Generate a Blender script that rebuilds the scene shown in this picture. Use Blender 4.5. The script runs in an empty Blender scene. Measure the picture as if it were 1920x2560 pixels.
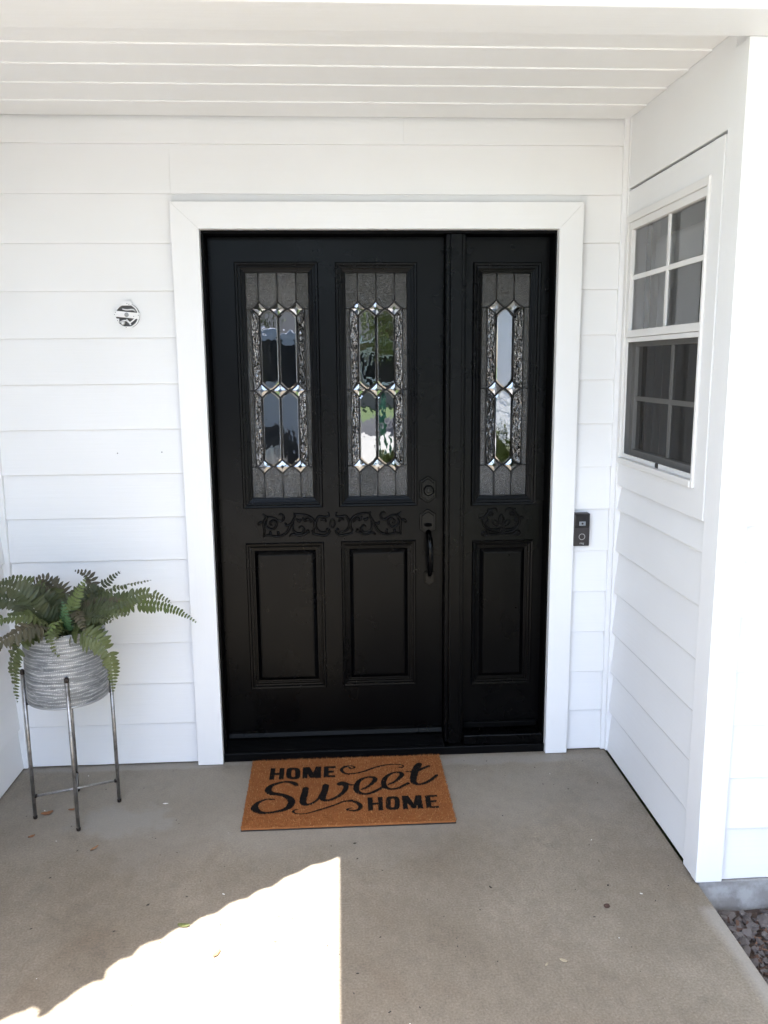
import bpy, bmesh, math, random
import numpy as np
from mathutils import Vector, Matrix
random.seed(7); rng = np.random.default_rng(7)
scene = bpy.context.scene
COL = scene.collection
R = math.radians

# ------------------------------------------------------------------ camera
CAM = np.array([0.49470, -3.19164, 1.60774])
YAW, PITCH, ROLL, FPX = R(3.11783), R(-10.16119), R(-0.49969), 2056.243
def cam_axes():
    cy, sy, cp, sp = math.cos(YAW), math.sin(YAW), math.cos(PITCH), math.sin(PITCH)
    f = np.array([sy*cp, cy*cp, sp]); r = np.array([cy, -sy, 0.0]); u = np.cross(r, f)
    c, s = math.cos(ROLL), math.sin(ROLL)
    return c*r+s*u, -s*r+c*u, f
CR, CU, CF = cam_axes()
cam_data = bpy.data.cameras.new('camera'); cam = bpy.data.objects.new('camera', cam_data); COL.objects.link(cam)
cam_data.sensor_fit = 'HORIZONTAL'; cam_data.sensor_width = 36.0; cam_data.lens = FPX*36/1920
cam_data.clip_start = 0.05; cam_data.clip_end = 1000
cam.matrix_world = Matrix(((CR[0], CU[0], -CF[0], CAM[0]), (CR[1], CU[1], -CF[1], CAM[1]), (CR[2], CU[2], -CF[2], CAM[2]), (0, 0, 0, 1)))
scene.camera = cam
scene.render.resolution_x = 768; scene.render.resolution_y = 1024
def bp(u, v, ax, val):            # photograph pixel -> point on the plane axis = val
    d = CF+CR*(u-960)/FPX-CU*(v-1280)/FPX
    return CAM+d*((val-CAM[ax])/d[ax])

# ------------------------------------------------------------------ sky, sun, exposure
KX, KY = 0.15, 0.45               # metres the sunlight travels in x and y per metre it falls
w = bpy.data.worlds.new('World'); scene.world = w; w.use_nodes = True
nt = w.node_tree; nt.nodes.clear()
out = nt.nodes.new('ShaderNodeOutputWorld'); bg = nt.nodes.new('ShaderNodeBackground'); sky = nt.nodes.new('ShaderNodeTexSky')
sky.sky_type = 'NISHITA'; sky.sun_disc = False
SUN_EL = math.atan(1/math.hypot(KX, KY)); SUN_AZ = math.atan2(-KX, -KY)
sky.sun_elevation = SUN_EL; sky.sun_rotation = SUN_AZ; sky.air_density = 1.0; sky.dust_density = 1.8; sky.ozone_density = 1.0
bg.inputs['Strength'].default_value = 0.13
nt.links.new(sky.outputs[0], bg.inputs['Color']); nt.links.new(bg.outputs[0], out.inputs['Surface'])
sl = bpy.data.lights.new('sun', 'SUN'); sl.energy = 4.0; sl.angle = R(0.35); sl.color = (1.0, 0.98, 0.945)
sun = bpy.data.objects.new('sun', sl); COL.objects.link(sun)
sun.rotation_euler = Vector((KX, KY, -1)).to_track_quat('-Z', 'Y').to_euler(); sun.location = (-4, -6, 12)
vs = scene.view_settings
vs.view_transform = 'Standard'; vs.look = 'None'; vs.gamma = 1.0; vs.use_curve_mapping = False
vs.exposure = 3.25
scene.cycles.max_bounces = 8; scene.cycles.diffuse_bounces = 4; scene.cycles.transparent_max_bounces = 16

# ------------------------------------------------------------------ materials
MATS = {}
class NT:
    def __init__(s, name):
        s.m = bpy.data.materials.new(name); s.m.use_nodes = True; s.t = s.m.node_tree; s.n = s.t.nodes
        s.b = s.n['Principled BSDF']; MATS[name] = s.m
        s.geo = s.n.new('ShaderNodeNewGeometry'); s.pos = s.geo.outputs['Position']
    def L(s, a, b): s.t.links.new(a, b)
    def set(s, **k):
        for a, v in k.items():
            i = s.b.inputs[a.replace('_', ' ')]
            if hasattr(v, 'is_linked') or isinstance(v, bpy.types.NodeSocket): s.L(v, i)
            else: i.default_value = v if not (isinstance(v, tuple) and len(v) == 3) else (*v, 1)
    def mapping(s, scale=(1, 1, 1), src=None, loc=(0, 0, 0)):
        m = s.n.new('ShaderNodeMapping'); m.inputs['Scale'].default_value = scale; m.inputs['Location'].default_value = loc
        s.L(src or s.pos, m.inputs['Vector']); return m.outputs[0]
    def noise(s, scale, vec=None, detail=4, rough=.55, dist=0):
        n = s.n.new('ShaderNodeTexNoise'); n.inputs['Scale'].default_value = scale; n.inputs['Detail'].default_value = detail
        n.inputs['Roughness'].default_value = rough; n.inputs['Distortion'].default_value = dist
        s.L(vec or s.pos, n.inputs['Vector']); return n.outputs['Fac']
    def vor(s, scale, vec=None, feature='F1', out='Distance'):
        n = s.n.new('ShaderNodeTexVoronoi'); n.feature = feature; n.inputs['Scale'].default_value = scale
        s.L(vec or s.pos, n.inputs['Vector']); return n.outputs[out]
    def ramp(s, fac, *stops, interp='LINEAR'):
        n = s.n.new('ShaderNodeValToRGB'); n.color_ramp.interpolation = interp; e = n.color_ramp.elements
        while len(e) < len(stops): e.new(.5)
        for el, (p, c) in zip(e, stops):
            el.position = p; el.color = (c, c, c, 1) if not isinstance(c, tuple) else (*c, 1)
        s.L(fac, n.inputs[0]); return n.outputs[0]
    def mix(s, fac, a, b, mode='MIX'):
        n = s.n.new('ShaderNodeMix'); n.data_type = 'RGBA'; n.blend_type = mode
        for v, i in ((fac, n.inputs[0]), (a, n.inputs[6]), (b, n.inputs[7])):
            if isinstance(v, bpy.types.NodeSocket): s.L(v, i)
            else: i.default_value = (*v, 1) if isinstance(v, tuple) else v
        return n.outputs[2]
    def math(s, op, a, b=None, c=None):
        n = s.n.new('ShaderNodeMath'); n.operation = op
        for v, i in zip((a, b, c), n.inputs):
            if v is None: continue
            if isinstance(v, bpy.types.NodeSocket): s.L(v, i)
            else: i.default_value = v
        return n.outputs[0]
    def sep(s, vec=None):
        n = s.n.new('ShaderNodeSeparateXYZ'); s.L(vec or s.pos, n.inputs[0]); return n.outputs
    def bump(s, h, strength=.3, dist=.002):
        n = s.n.new('ShaderNodeBump'); n.inputs['Strength'].default_value = strength; n.inputs['Distance'].default_value = dist
        s.L(h, n.inputs['Height']); s.L(n.outputs[0], s.b.inputs['Normal']); return n.outputs[0]
    def rnd(s):
        return s.n.new('ShaderNodeObjectInfo').outputs['Random']

def white_paint(name, scale, base=.80, warm=(1, 1, 1)):
    t = NT(name)
    g = t.noise(1, t.mapping(scale), 5, .6)
    big = t.noise(2.3, None, 3)
    v = t.ramp(big, (.3, .965), (.7, 1.0))
    r = t.ramp(t.rnd(), (0, .98), (1, 1.0))
    col = t.mix(1, t.mix(1, v, r, 'MULTIPLY'), tuple(base*x for x in warm), 'MULTIPLY')
    # sparse scuffs
    sc = t.ramp(t.noise(34, t.mapping((.35, .35, 1.2)), 6, .7), (.70, 0.0), (.76, 1.0))
    col = t.mix(t.math('MULTIPLY', sc, .10), col, (.55, .53, .5))
    t.set(Base_Color=col, Roughness=.5, Specular_IOR_Level=.35)
    t.bump(g, .34, .0018)
    return t.m
white_paint('white_x', (4, 90, 110)); white_paint('white_y', (90, 4, 110)); white_paint('white_z', (90, 90, 4))
white_paint('ceiling_white', (3, 60, 60), .82)
white_paint('vinyl_white', (20, 20, 20), .74, (1, .985, .96))

t = NT('black_paint')
g = t.noise(1, t.mapping((60, 60, 5)), 5, .6)
dust = t.ramp(t.noise(9, None, 6, .7), (.45, 0.0), (.8, 1.0))
t.set(Base_Color=t.mix(t.math('MULTIPLY', dust, .25), (.0010, .0010, .0012), (.0030, .0028, .0026)), Roughness=t.ramp(t.noise(5), (.3, .25), (.7, .33)), Specular_IOR_Level=.10)
t.bump(g, .12, .0012)
t = NT('black_edge_paint')
t.set(Base_Color=(.0015, .0015, .0016), Roughness=.42, Specular_IOR_Level=.06)
t = NT('sill_black')
scr = t.ramp(t.noise(1, t.mapping((6, 240, 240)), 6, .75), (.64, 0.0), (.70, 1.0))
t.set(Base_Color=t.mix(t.math('MULTIPLY', scr, .35), (.002, .002, .0022), (.16, .16, .155)), Roughness=.42, Specular_IOR_Level=.1)
t = NT('hardware_black')
t.set(Base_Color=(.0018, .0018, .002), Roughness=.22, Specular_IOR_Level=.13)

t = NT('concrete')
n1 = t.noise(1.3, None, 6, .62, .4); n2 = t.noise(7, None, 6, .65); n3 = t.noise(160, None, 3, .6); n4 = t.noise(3.1, t.mapping((1, 1, 1), None, (7, 3, 0)), 5, .6, .8)
c = t.mix(t.ramp(n1, (.32, 0.0), (.68, 1.0)), (.168, .141, .106), (.262, .226, .178))
c = t.mix(t.math('MULTIPLY', t.ramp(n4, (.52, 0.0), (.74, 1.0)), .45), c, (.160, .122, .086))
c = t.mix(t.math('MULTIPLY', t.ramp(n2, (.56, 0.0), (.75, 1.0)), .35), c, (.118, .104, .086))
c = t.mix(.30, c, t.ramp(n3, (.25, .05), (.75, .95)), 'OVERLAY')
c = t.mix(.11, c, t.ramp(t.noise(32, t.mapping((1, .6, 1)), 5, .7), (.3, .1), (.7, .9)), 'OVERLAY')
sp = t.ramp(t.vor(70), (.05, 1.0), (.075, 0.0)); spm = t.ramp(t.noise(9, t.mapping((1, 1, 1), None, (3, 8, 0))), (.52, 0.0), (.6, 1.0))
c = t.mix(t.math('MULTIPLY', t.math('MULTIPLY', sp, spm), .55), c, (.06, .055, .05))
sp2 = t.ramp(t.vor(38, t.mapping((1, 1, 1), None, (1.3, 4, 0))), (.035, 1.0), (.05, 0.0))
c = t.mix(t.math('MULTIPLY', sp2, .35), c, (.42, .40, .37))
sm = t.math('MULTIPLY', t.ramp(t.noise(13, None, 6, .7, .6), (.56, 0.0), (.68, 1.0)), t.ramp(t.noise(2.2, t.mapping((1, 1, 1), None, (9, 2, 0)), 3), (.42, 0.0), (.62, 1.0)))
c = t.mix(t.math('MULTIPLY', sm, .40), c, (.105, .09, .072))
# pale mineral stain beside the plant stand, paler strip along the slab edge
def blob(cx, cy, rx, ry, amp, scale=9):
    d = t.n.new('ShaderNodeVectorMath'); d.operation = 'LENGTH'
    t.L(t.mapping((1/rx, 1/ry, 0), None, (-cx/rx, -cy/ry, 0)), d.inputs[0])
    dd = t.math('ADD', d.outputs['Value'], t.math('MULTIPLY', t.math('SUBTRACT', t.noise(scale, None, 5, .65), .5), amp))
    return t.ramp(dd, (.55, 1.0), (1.0, 0.0))
c = t.mix(t.math('MULTIPLY', blob(.35, -.30, 1.5, .48, 1.3, 3), .40), c, (.295, .272, .238))
c = t.mix(t.math('MULTIPLY', blob(-.30, -.43, .20, .13, 2.2), .34), c, (.31, .305, .29))
c = t.mix(t.math('MULTIPLY', blob(-.35, -.02, .6, .035, 1.5), .35), c, (.36, .35, .33))
c = t.mix(t.math('MULTIPLY', blob(1.15, -.06, .45, .05, 1.8), .35), c, (.34, .33, .31))
x, y, z = t.sep()
edge = t.ramp(t.math('ADD', x, t.math('MULTIPLY', t.math('SUBTRACT', t.noise(6), .5), .03)), (.0, 0.0), (1, 1.0))
em = t.n.new('ShaderNodeMapRange'); em.inputs[1].default_value = 1.535; em.inputs[2].default_value = 1.565
t.L(t.math('ADD', x, t.math('MULTIPLY', t.math('SUBTRACT', t.noise(6), .5), .035)), em.inputs[0])
ey = t.n.new('ShaderNodeMapRange'); ey.inputs[1].default_value = -1.02; ey.inputs[2].default_value = -1.05; t.L(y, ey.inputs[0])
c = t.mix(t.math('MULTIPLY', t.math('MULTIPLY', em.outputs[0], ey.outputs[0]), .5), c, (.37, .35, .32))
t.set(Base_Color=c, Roughness=.82, Specular_IOR_Level=.25)
t.bump(t.mix(.5, n3, n2), .28, .003)
t = NT('foundation_concrete')
c = t.mix(t.ramp(t.noise(6, None, 5), (.35, 0.0), (.65, 1.0)), (.22, .21, .20), (.32, .315, .31))
c = t.mix(t.ramp(t.noise(11, t.mapping((1, 1, 1), None, (4, 1, 2)), 5, .6), (.50, 0.0), (.66, .45)), c, (.50, .51, .52))
t.set(Base_Color=c, Roughness=.85); t.bump(t.noise(90), .3, .003)
t = NT('soil')
t.set(Base_Color=t.mix(t.noise(40, None, 6, .7), (.035, .022, .017), (.10, .07, .055)), Roughness=.95); t.bump(t.noise(60, None, 6), .8, .01)
t = NT('stone')
c = t.mix(t.rnd(), (.045, .041, .040), (.125, .118, .116)); t.set(Base_Color=t.mix(t.math('MULTIPLY', t.noise(50, None, 5), .5), c, (.14, .10, .085)), Roughness=.85); t.bump(t.noise(120), .4, .002)
t = NT('bark'); t.set(Base_Color=t.mix(t.rnd(), (.05, .025, .018), (.16, .09, .06)), Roughness=.9)

t = NT('steel')
c = t.mix(t.ramp(t.noise(30, None, 5, .7), (.35, 0.0), (.65, 1.0)), (.20, .195, .19), (.42, .41, .40))
t.set(Base_Color=c, Metallic=.9, Roughness=t.ramp(t.noise(60), (.3, .28), (.7, .5)))
t = NT('weld'); t.set(Base_Color=(.035, .028, .024), Metallic=.7, Roughness=.6)

t = NT('galvanised')
x, y, z = t.sep(t.mapping((1, 1, 1), None, (.489, .340, 0)))
ang = t.math('ARCTAN2', y, x)
wob = t.noise(1, t.mapping((9, 9, 30)), 4, .6)
comb = t.n.new('ShaderNodeCombineXYZ'); t.L(t.math('MULTIPLY', ang, 1.4), comb.inputs[0]); t.L(t.math('MULTIPLY', z, 70), comb.inputs[1])
rows = t.noise(1.0, comb.outputs[0], 3, .6)                       # wandering horizontal bands
comb2 = t.n.new('ShaderNodeCombineXYZ'); t.L(t.math('MULTIPLY', ang, 4.0), comb2.inputs[0]); t.L(t.math('MULTIPLY', z, 190), comb2.inputs[1])
fine = t.noise(1.0, comb2.outputs[0], 4, .65)
hatch = t.math('SINE', t.math('ADD', t.math('MULTIPLY', ang, 150), t.math('MULTIPLY', wob, 9)))
hm = t.ramp(hatch, (.35, .25), (.65, 1.0))
line = t.math('SINE', t.math('ADD', t.math('MULTIPLY', z, 470), t.math('MULTIPLY', wob, 14)))
ridge = t.math('MULTIPLY', t.ramp(line, (.45, 0.0), (.8, 1.0)), hm)
mask = t.math('MULTIPLY', ridge, t.ramp(rows, (.35, .25), (.6, 1.0)))
mask = t.math('MAXIMUM', mask, t.ramp(fine, (.60, 0.0), (.68, .8)))
c = t.mix(t.ramp(rows, (.4, 0.0), (.6, 1.0)), (.14, .15, .158), (.27, .28, .288))
t.set(Base_Color=t.mix(mask, c, (.68, .68, .67)), Metallic=.35, Roughness=.5)
t.bump(mask, .55, .003)
t = NT('zinc_edge'); t.set(Base_Color=(.4, .41, .42), Metallic=.6, Roughness=.4)
t = NT('potting'); t.set(Base_Color=(.018, .012, .009), Roughness=.95)

def fern(name, a, b, tip):
    t = NT(name)
    c = t.mix(t.ramp(t.noise(14, None, 3), (.35, 0.0), (.65, 1.0)), a, b)
    c = t.mix(t.math('MULTIPLY', t.noise(60, None, 4), .4), c, tip)
    c = t.mix(1, c, t.ramp(t.rnd(), (0, .70), (1, 1.0)), 'MULTIPLY')
    t.set(Base_Color=c, Roughness=.5, Specular_IOR_Level=.3)
    return t.m
fern('fern_dark', (.030, .050, .018), (.060, .070, .030), (.090, .082, .045))
fern('fern_brown', (.060, .054, .034), (.10, .080, .052), (.07, .075, .03))
fern('fern_green', (.052, .074, .022), (.092, .112, .036), (.115, .112, .05))
fern('fern_bright', (.085, .13, .03), (.12, .165, .045), (.15, .15, .06))
fern('fern_teal', (.030, .088, .040), (.05, .12, .055), (.08, .12, .05))

t = NT('coir')
c = t.mix(t.noise(40, None, 5, .7), (.20, .070, .021), (.40, .160, .055)); c = t.mix(t.ramp(t.noise(3.5), (.4, 0.0), (.7, .5)), c, (.25, .095, .031))
t.set(Base_Color=c, Roughness=.9, Specular_IOR_Level=.15)
t = NT('coir_light'); t.set(Base_Color=(.52, .29, .12), Roughness=.85)
t = NT('coir_black'); t.set(Base_Color=t.mix(t.noise(80), (.004, .0035, .0035), (.012, .010, .009)), Roughness=.8, Specular_IOR_Level=.12)
t = NT('rubber'); t.set(Base_Color=(.012, .011, .010), Roughness=.8)

def simple(name, col, rough=.5, metal=0., spec=.5):
    t = NT(name); t.set(Base_Color=col, Roughness=rough, Metallic=metal, Specular_IOR_Level=spec); return t
simple('lead', (.035, .035, .036), .45, .6); simple('lead_black', (.008, .008, .008), .5, .2)
simple('bell_dark', (.022, .018, .019), .4); simple('bell_gloss', (.004, .004, .005), .06); simple('bell_grey', (.22, .24, .26), .3, .3)
simple('bell_silver', (.45, .45, .45), .3, .4)
simple('dark_void', (.03, .03, .032), .8); simple('box_grey', (.16, .16, .16), .6); simple('nut_grey', (.30, .30, .29), .4, .5); simple('joint_dark', (.035, .034, .032), .9)
simple('leaf_brown', (.22, .095, .04), .8); simple('leaf_rust', (.24, .12, .055), .8); simple('leaf_green', (.11, .12, .04), .7); simple('leaf_tan', (.34, .29, .20), .8)
simple('chip_white', (.75, .74, .70), .7); simple('chip_dark', (.03, .024, .02), .8)
simple('shingle', (.045, .045, .05), .9); simple('soffit', (.78, .78, .76), .6)
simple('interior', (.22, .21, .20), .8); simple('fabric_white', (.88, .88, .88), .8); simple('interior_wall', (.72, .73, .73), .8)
simple('van_paint', (.22, .25, .29), .25); simple('tyre', (.012, .012, .012), .7); simple('rim', (.35, .35, .36), .3, .8); simple('van_glass', (.01, .012, .014), .05); simple('lamp_red', (.35, .01, .01), .2)
simple('house_tan', (.30, .25, .2), .8); simple('roof_slate', (.026, .029, .036), .9); simple('brick_dark', (.18, .07, .045), .8); simple('post_green', (.01, .10, .05), .5); simple('driveway_concrete', (.38, .365, .34), .85)
t = NT('lawn_green'); t.set(Base_Color=t.mix(t.noise(3, None, 6), (.045, .085, .018), (.10, .14, .04)), Roughness=.9); t.bump(t.noise(40), .7, .02)
fern('bush_leaf', (.07, .12, .02), (.15, .19, .04), (.22, .22, .07))

def glass(name, refl_ior, tint, rough=.0, bumpf=None, diffuse=None):
    t = NT(name); t.n.remove(t.b)
    out = next(n for n in t.n if n.type == 'OUTPUT_MATERIAL')
    fr = t.n.new('ShaderNodeFresnel'); fr.inputs[0].default_value = refl_ior
    gl = t.n.new('ShaderNodeBsdfGlossy'); gl.inputs['Roughness'].default_value = rough; gl.inputs['Color'].default_value = (.97, .98, 1, 1)
    tr = t.n.new('ShaderNodeBsdfTransparent'); tr.inputs['Color'].default_value = (*tint, 1)
    base = tr.outputs[0]
    if bumpf:
        bn = t.n.new('ShaderNodeBump'); bn.inputs['Strength'].default_value = bumpf[1]; bn.inputs['Distance'].default_value = bumpf[2]
        t.L(bumpf[0](t), bn.inputs['Height']); t.L(bn.outputs[0], gl.inputs['Normal']); t.L(bn.outputs[0], fr.inputs['Normal'])
    if diffuse:
        df = t.n.new('ShaderNodeBsdfDiffuse'); df.inputs['Color'].default_value = (*diffuse[0], 1)
        m0 = t.n.new('ShaderNodeMixShader'); m0.inputs[0].default_value = diffuse[1]
        if bumpf: t.L(bn.outputs[0], df.inputs['Normal'])
        t.L(base, m0.inputs[1]); t.L(df.outputs[0], m0.inputs[2]); base = m0.outputs[0]
    mx = t.n.new('ShaderNodeMixShader'); t.L(fr.outputs[0], mx.inputs[0]); t.L(base, mx.inputs[1]); t.L(gl.outputs[0], mx.inputs[2])
    t.L(mx.outputs[0], out.inputs['Surface']); return t.m
glass('glass_clear', 2.35, (.5, .51, .52), .0, (lambda t: t.noise(1, t.mapping((26, 26, 16)), 2, .5), .18, .0018))
glass('glass_bevel', 2.6, (.45, .46, .47))
glass('glass_ripple', 2.3, (.25, .25, .25), .02, (lambda t: t.noise(1, t.mapping((110, 110, 38)), 1.5, .5, .8), 1.0, .03), ((.03, .031, .032), .4))
glass('glass_chip', 1.75, (.15, .15, .15), .14, (lambda t: t.noise(75, None, 4, .7, 2.0), .8, .009), ((.036, .037, .0345), .85))
glass('glass_window', 1.95, (.86, .88, .88))
t = NT('screen_mesh'); t.n.remove(t.b); o_ = next(n for n in t.n if n.type == 'OUTPUT_MATERIAL')
tr = t.n.new('ShaderNodeBsdfTransparent'); df = t.n.new('ShaderNodeBsdfDiffuse'); df.inputs[0].default_value = (.035, .033, .031, 1)
mx = t.n.new('ShaderNodeMixShader'); mx.inputs[0].default_value = .62; t.L(tr.outputs[0], mx.inputs[1]); t.L(df.outputs[0], mx.inputs[2]); t.L(mx.outputs[0], o_.inputs[0])

# ------------------------------------------------------------------ mesh helpers
def wloc(o):
    v = Vector((0, 0, 0))
    while o is not None:
        v += o.location; o = o.parent
    return v
def obj(name, verts, faces, mat, parent=None, smooth=False, loc=None, mi=None):
    me = bpy.data.meshes.new(name)
    off = Vector(loc) if loc is not None else (wloc(parent) if parent is not None else Vector((0, 0, 0)))
    me.from_pydata([(v[0]-off.x, v[1]-off.y, v[2]-off.z) for v in verts], [], [list(map(int, f)) for f in faces])
    for m in (mat if isinstance(mat, (list, tuple)) else [mat]): me.materials.append(MATS[m])
    if mi is not None: me.polygons.foreach_set('material_index', np.array(mi, dtype=np.int32))
    if smooth: me.polygons.foreach_set('use_smooth', np.ones(len(me.polygons), dtype=bool))
    me.update()
    o = bpy.data.objects.new(name, me); COL.objects.link(o)
    if parent is not None:
        o.parent = parent
        if loc is not None: o.location = off-wloc(parent)
    elif loc is not None: o.location = off
    return o
def fixn(o):
    bm = bmesh.new(); bm.from_mesh(o.data); bmesh.ops.recalc_face_normals(bm, faces=bm.faces); bm.to_mesh(o.data); bm.free(); return o
def tag(o, label=None, cat=None, group=None, kind=None):
    for k, v in (('label', label), ('category', cat), ('group', group), ('kind', kind)):
        if v: o[k] = v
    return o
def thing(name, label, cat, loc=(0, 0, 0), group=None):
    o = bpy.data.objects.new(name, None); o.empty_display_size = .1; COL.objects.link(o); o.location = loc
    return tag(o, label, cat, group)
class MB:
    def __init__(s): s.v = []; s.f = []; s.mi = []
    def add(s, v, f, m=0):
        n = len(s.v); s.v += [tuple(p) for p in v]; s.f += [[i+n for i in q] for q in f]; s.mi += [m]*len(f); return s
    def box(s, a, b, m=0):
        (x0, y0, z0), (x1, y1, z1) = [min(p, q) for p, q in zip(a, b)], [max(p, q) for p, q in zip(a, b)]
        return s.add([(x0, y0, z0), (x1, y0, z0), (x1, y1, z0), (x0, y1, z0), (x0, y0, z1), (x1, y0, z1), (x1, y1, z1), (x0, y1, z1)],
                     [(3, 2, 1, 0), (4, 5, 6, 7), (0, 1, 5, 4), (1, 2, 6, 5), (2, 3, 7, 6), (3, 0, 4, 7)], m)
    def prism(s, poly, d, m=0):        # poly: list of 3D points, d: offset vector
        n = len(poly); P = [Vector(p) for p in poly]; Q = [p+Vector(d) for p in P]
        return s.add(P+Q, [list(range(n)), [n+i for i in reversed(range(n))]]+[(i, i+n, (i+1) % n+n, (i+1) % n) for i in range(n)], m)
    def tube(s, pts, rad, seg=8, cap=True, m=0, flat=None):
        P = [Vector(p) for p in pts]; n = len(P); rad = rad if hasattr(rad, '__len__') else [rad]*n
        T = [(P[min(i+1, n-1)]-P[max(i-1, 0)]).normalized() for i in range(n)]
        u = T[0].orthogonal().normalized() if flat is None else None
        V = []
        for i in range(n):
            if flat is None:
                u = (u-T[i]*u.dot(T[i])).normalized(); vv = T[i].cross(u); fu = fv = 1
            else:
                nv = Vector(flat[0]); u = T[i].cross(nv).normalized(); vv = nv; fu, fv = 1, flat[1]
            for k in range(seg):
                a = 2*math.pi*k/seg; V.append(P[i]+(u*math.cos(a)*fu+vv*math.sin(a)*fv)*rad[i])
        F = [(i*seg+k, i*seg+(k+1) % seg, (i+1)*seg+(k+1) % seg, (i+1)*seg+k) for i in range(n-1) for k in range(seg)]
        if cap: F += [list(reversed(range(seg))), [(n-1)*seg+k for k in range(seg)]]
        return s.add(V, F, m)
    def lathe(s, prof, c, seg=32, axis='Z', m=0, cap=False):
        V = []
        for r, h in prof:
            for k in range(seg):
                a = 2*math.pi*k/seg; p = (r*math.cos(a), r*math.sin(a), h)
                if axis == 'Y': p = (p[0], -h, p[1])
                V.append((c[0]+p[0], c[1]+p[1], c[2]+p[2]))
        n = len(prof)
        F = [(i*seg+k, i*seg+(k+1) % seg, (i+1)*seg+(k+1) % seg, (i+1)*seg+k) for i in range(n-1) for k in range(seg)]
        if cap: F += [list(reversed(range(seg))), [(n-1)*seg+k for k in range(seg)]]
        return s.add(V, F, m)
    def build(s, name, mat, parent=None, smooth=False, bevel=0, **k):
        o = fixn(obj(name, s.v, s.f, mat, parent, smooth, mi=s.mi if isinstance(mat, (list, tuple)) else None, **k))
        if bevel:
            md = o.modifiers.new('bevel', 'BEVEL'); md.width = bevel; md.segments = 2; md.limit_method = 'ANGLE'; md.angle_limit = R(40)
        return o
def catmull(pts, n=8, closed=False):
    P = [np.array(p, float) for p in pts]; N = len(P); out = []
    rngi = range(N if closed else N-1)
    for i in rngi:
        p0 = P[(i-1) % N] if closed or i > 0 else 2*P[0]-P[1]
        p1, p2 = P[i], P[(i+1) % N]
        p3 = P[(i+2) % N] if closed or i+2 < N else 2*P[-1]-P[-2]
        for k in range(n):
            t = k/n; out.append(.5*((2*p1)+(-p0+p2)*t+(2*p0-5*p1+4*p2-p3)*t*t+(-p0+3*p1-3*p2+p3)*t**3))
    if not closed: out.append(P[-1])
    return out

# ------------------------------------------------------------------ ground, slab, added shade roofs
XL, XR, YF, ZC, YB = -0.805, 1.596, -0.912, 2.49, -1.093
S = [2.2270, 2.0545, 1.8835, 1.7130, 1.5425, 1.3720, 1.2015, 1.0310, .8605, .6895, .5185, .3475, .1765, .0060]
ZU = 2.400
o = obj('lawn', [(-220, -220, -.12), (220, -220, -.12), (220, 220, -.12), (-220, 220, -.12)], [(0, 1, 2, 3)], 'lawn_green'); tag(o, kind='structure')
m = MB().box((-.95, -4.6, -.3), (1.5945, .16, 0.0)); o = m.build('porch_slab', 'concrete', bevel=.007); tag(o, kind='structure')
m = MB().box((-9, -15.5, -.3), (2.0, -4.612, -.03)); o = m.build('driveway', 'driveway_concrete', bevel=.01); tag(o, kind='structure')
m = MB().box((-220, -21.5, -.3), (220, -15.52, -.09)); o = m.build('road', 'shingle'); tag(o, kind='structure')

# gravel bed in the corner beside the slab
gb = []; gf = []; NX, NY = 26, 60
for j in range(NY+1):
    for i in range(NX+1):
        x = 1.596+i*(1.2/NX); y = -.93-j*(2.6/NY)
        gb.append((x, y, -.092+.012*math.sin(x*23+y*9)*math.sin(y*17)+random.uniform(-.004, .004)))
for j in range(NY):
    for i in range(NX): a = j*(NX+1)+i; gf.append((a, a+NX+1, a+NX+2, a+1))
bed = obj('gravel_bed', gb, gf, 'soil'); tag(bed, kind='structure')
def rock_mesh(k):
    bm = bmesh.new(); bmesh.ops.create_icosphere(bm, subdivisions=1, radius=1)
    sc = Vector((random.uniform(.8, 1.3), random.uniform(.5, .9), random.uniform(.22, .4)))
    for v in bm.verts: v.co = Vector((v.co.x*sc.x, v.co.y*sc.y, v.co.z*sc.z))*random.uniform(.78, 1.18)
    me = bpy.data.meshes.new('stone'); bm.to_mesh(me); bm.free(); me.materials.append(MATS['stone']); return me
rocks = [rock_mesh(k) for k in range(10)]
barkm = []
for k in range(4):
    L = random.uniform(.8, 1.6); me = bpy.data.meshes.new('bark_chip')
    me.from_pydata([(-L, -.25, 0), (L, -.2, .1), (L*.8, .25, 0), (-L*.9, .3, .12), (-L, -.25, .2), (L, -.2, .25), (L*.8, .25, .22), (-L*.9, .3, .3)], [], [(3, 2, 1, 0), (4, 5, 6, 7), (0, 1, 5, 4), (1, 2, 6, 5), (2, 3, 7, 6), (3, 0, 4, 7)])
    me.materials.append(MATS['bark']); barkm.append(me)
for k in range(300):
    y = -.955-random.random()**1.2*.50; x = 1.605+random.random()*(.30+.5*(y+.955) if y > -1.35 else .10)
    big = random.random() < (.8 if y > -1.15 else .4)
    o = bpy.data.objects.new('stone', random.choice(rocks)); COL.objects.link(o); o.parent = bed
    s = random.uniform(.012, .024) if big else random.uniform(.006, .011)
    o.location = (x, y, -.086+s*.25+random.uniform(0, .006)); o.scale = (s, s, s); o.rotation_euler = (random.uniform(-.5, .5), random.uniform(-.5, .5), random.uniform(0, 6.28))
for k in range(130):
    y = -.98-random.random()*.5; x = 1.605+random.random()*.25
    o = bpy.data.objects.new('bark_chip', random.choice(barkm)); COL.objects.link(o); o.parent = bed
    s = random.uniform(.008, .02); o.location = (x, y, -.083+random.uniform(0, .01)); o.scale = (s, s*.8, s*.6); o.rotation_euler = (random.uniform(-.4, .4), random.uniform(-.4, .4), random.uniform(0, 6.28))

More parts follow.
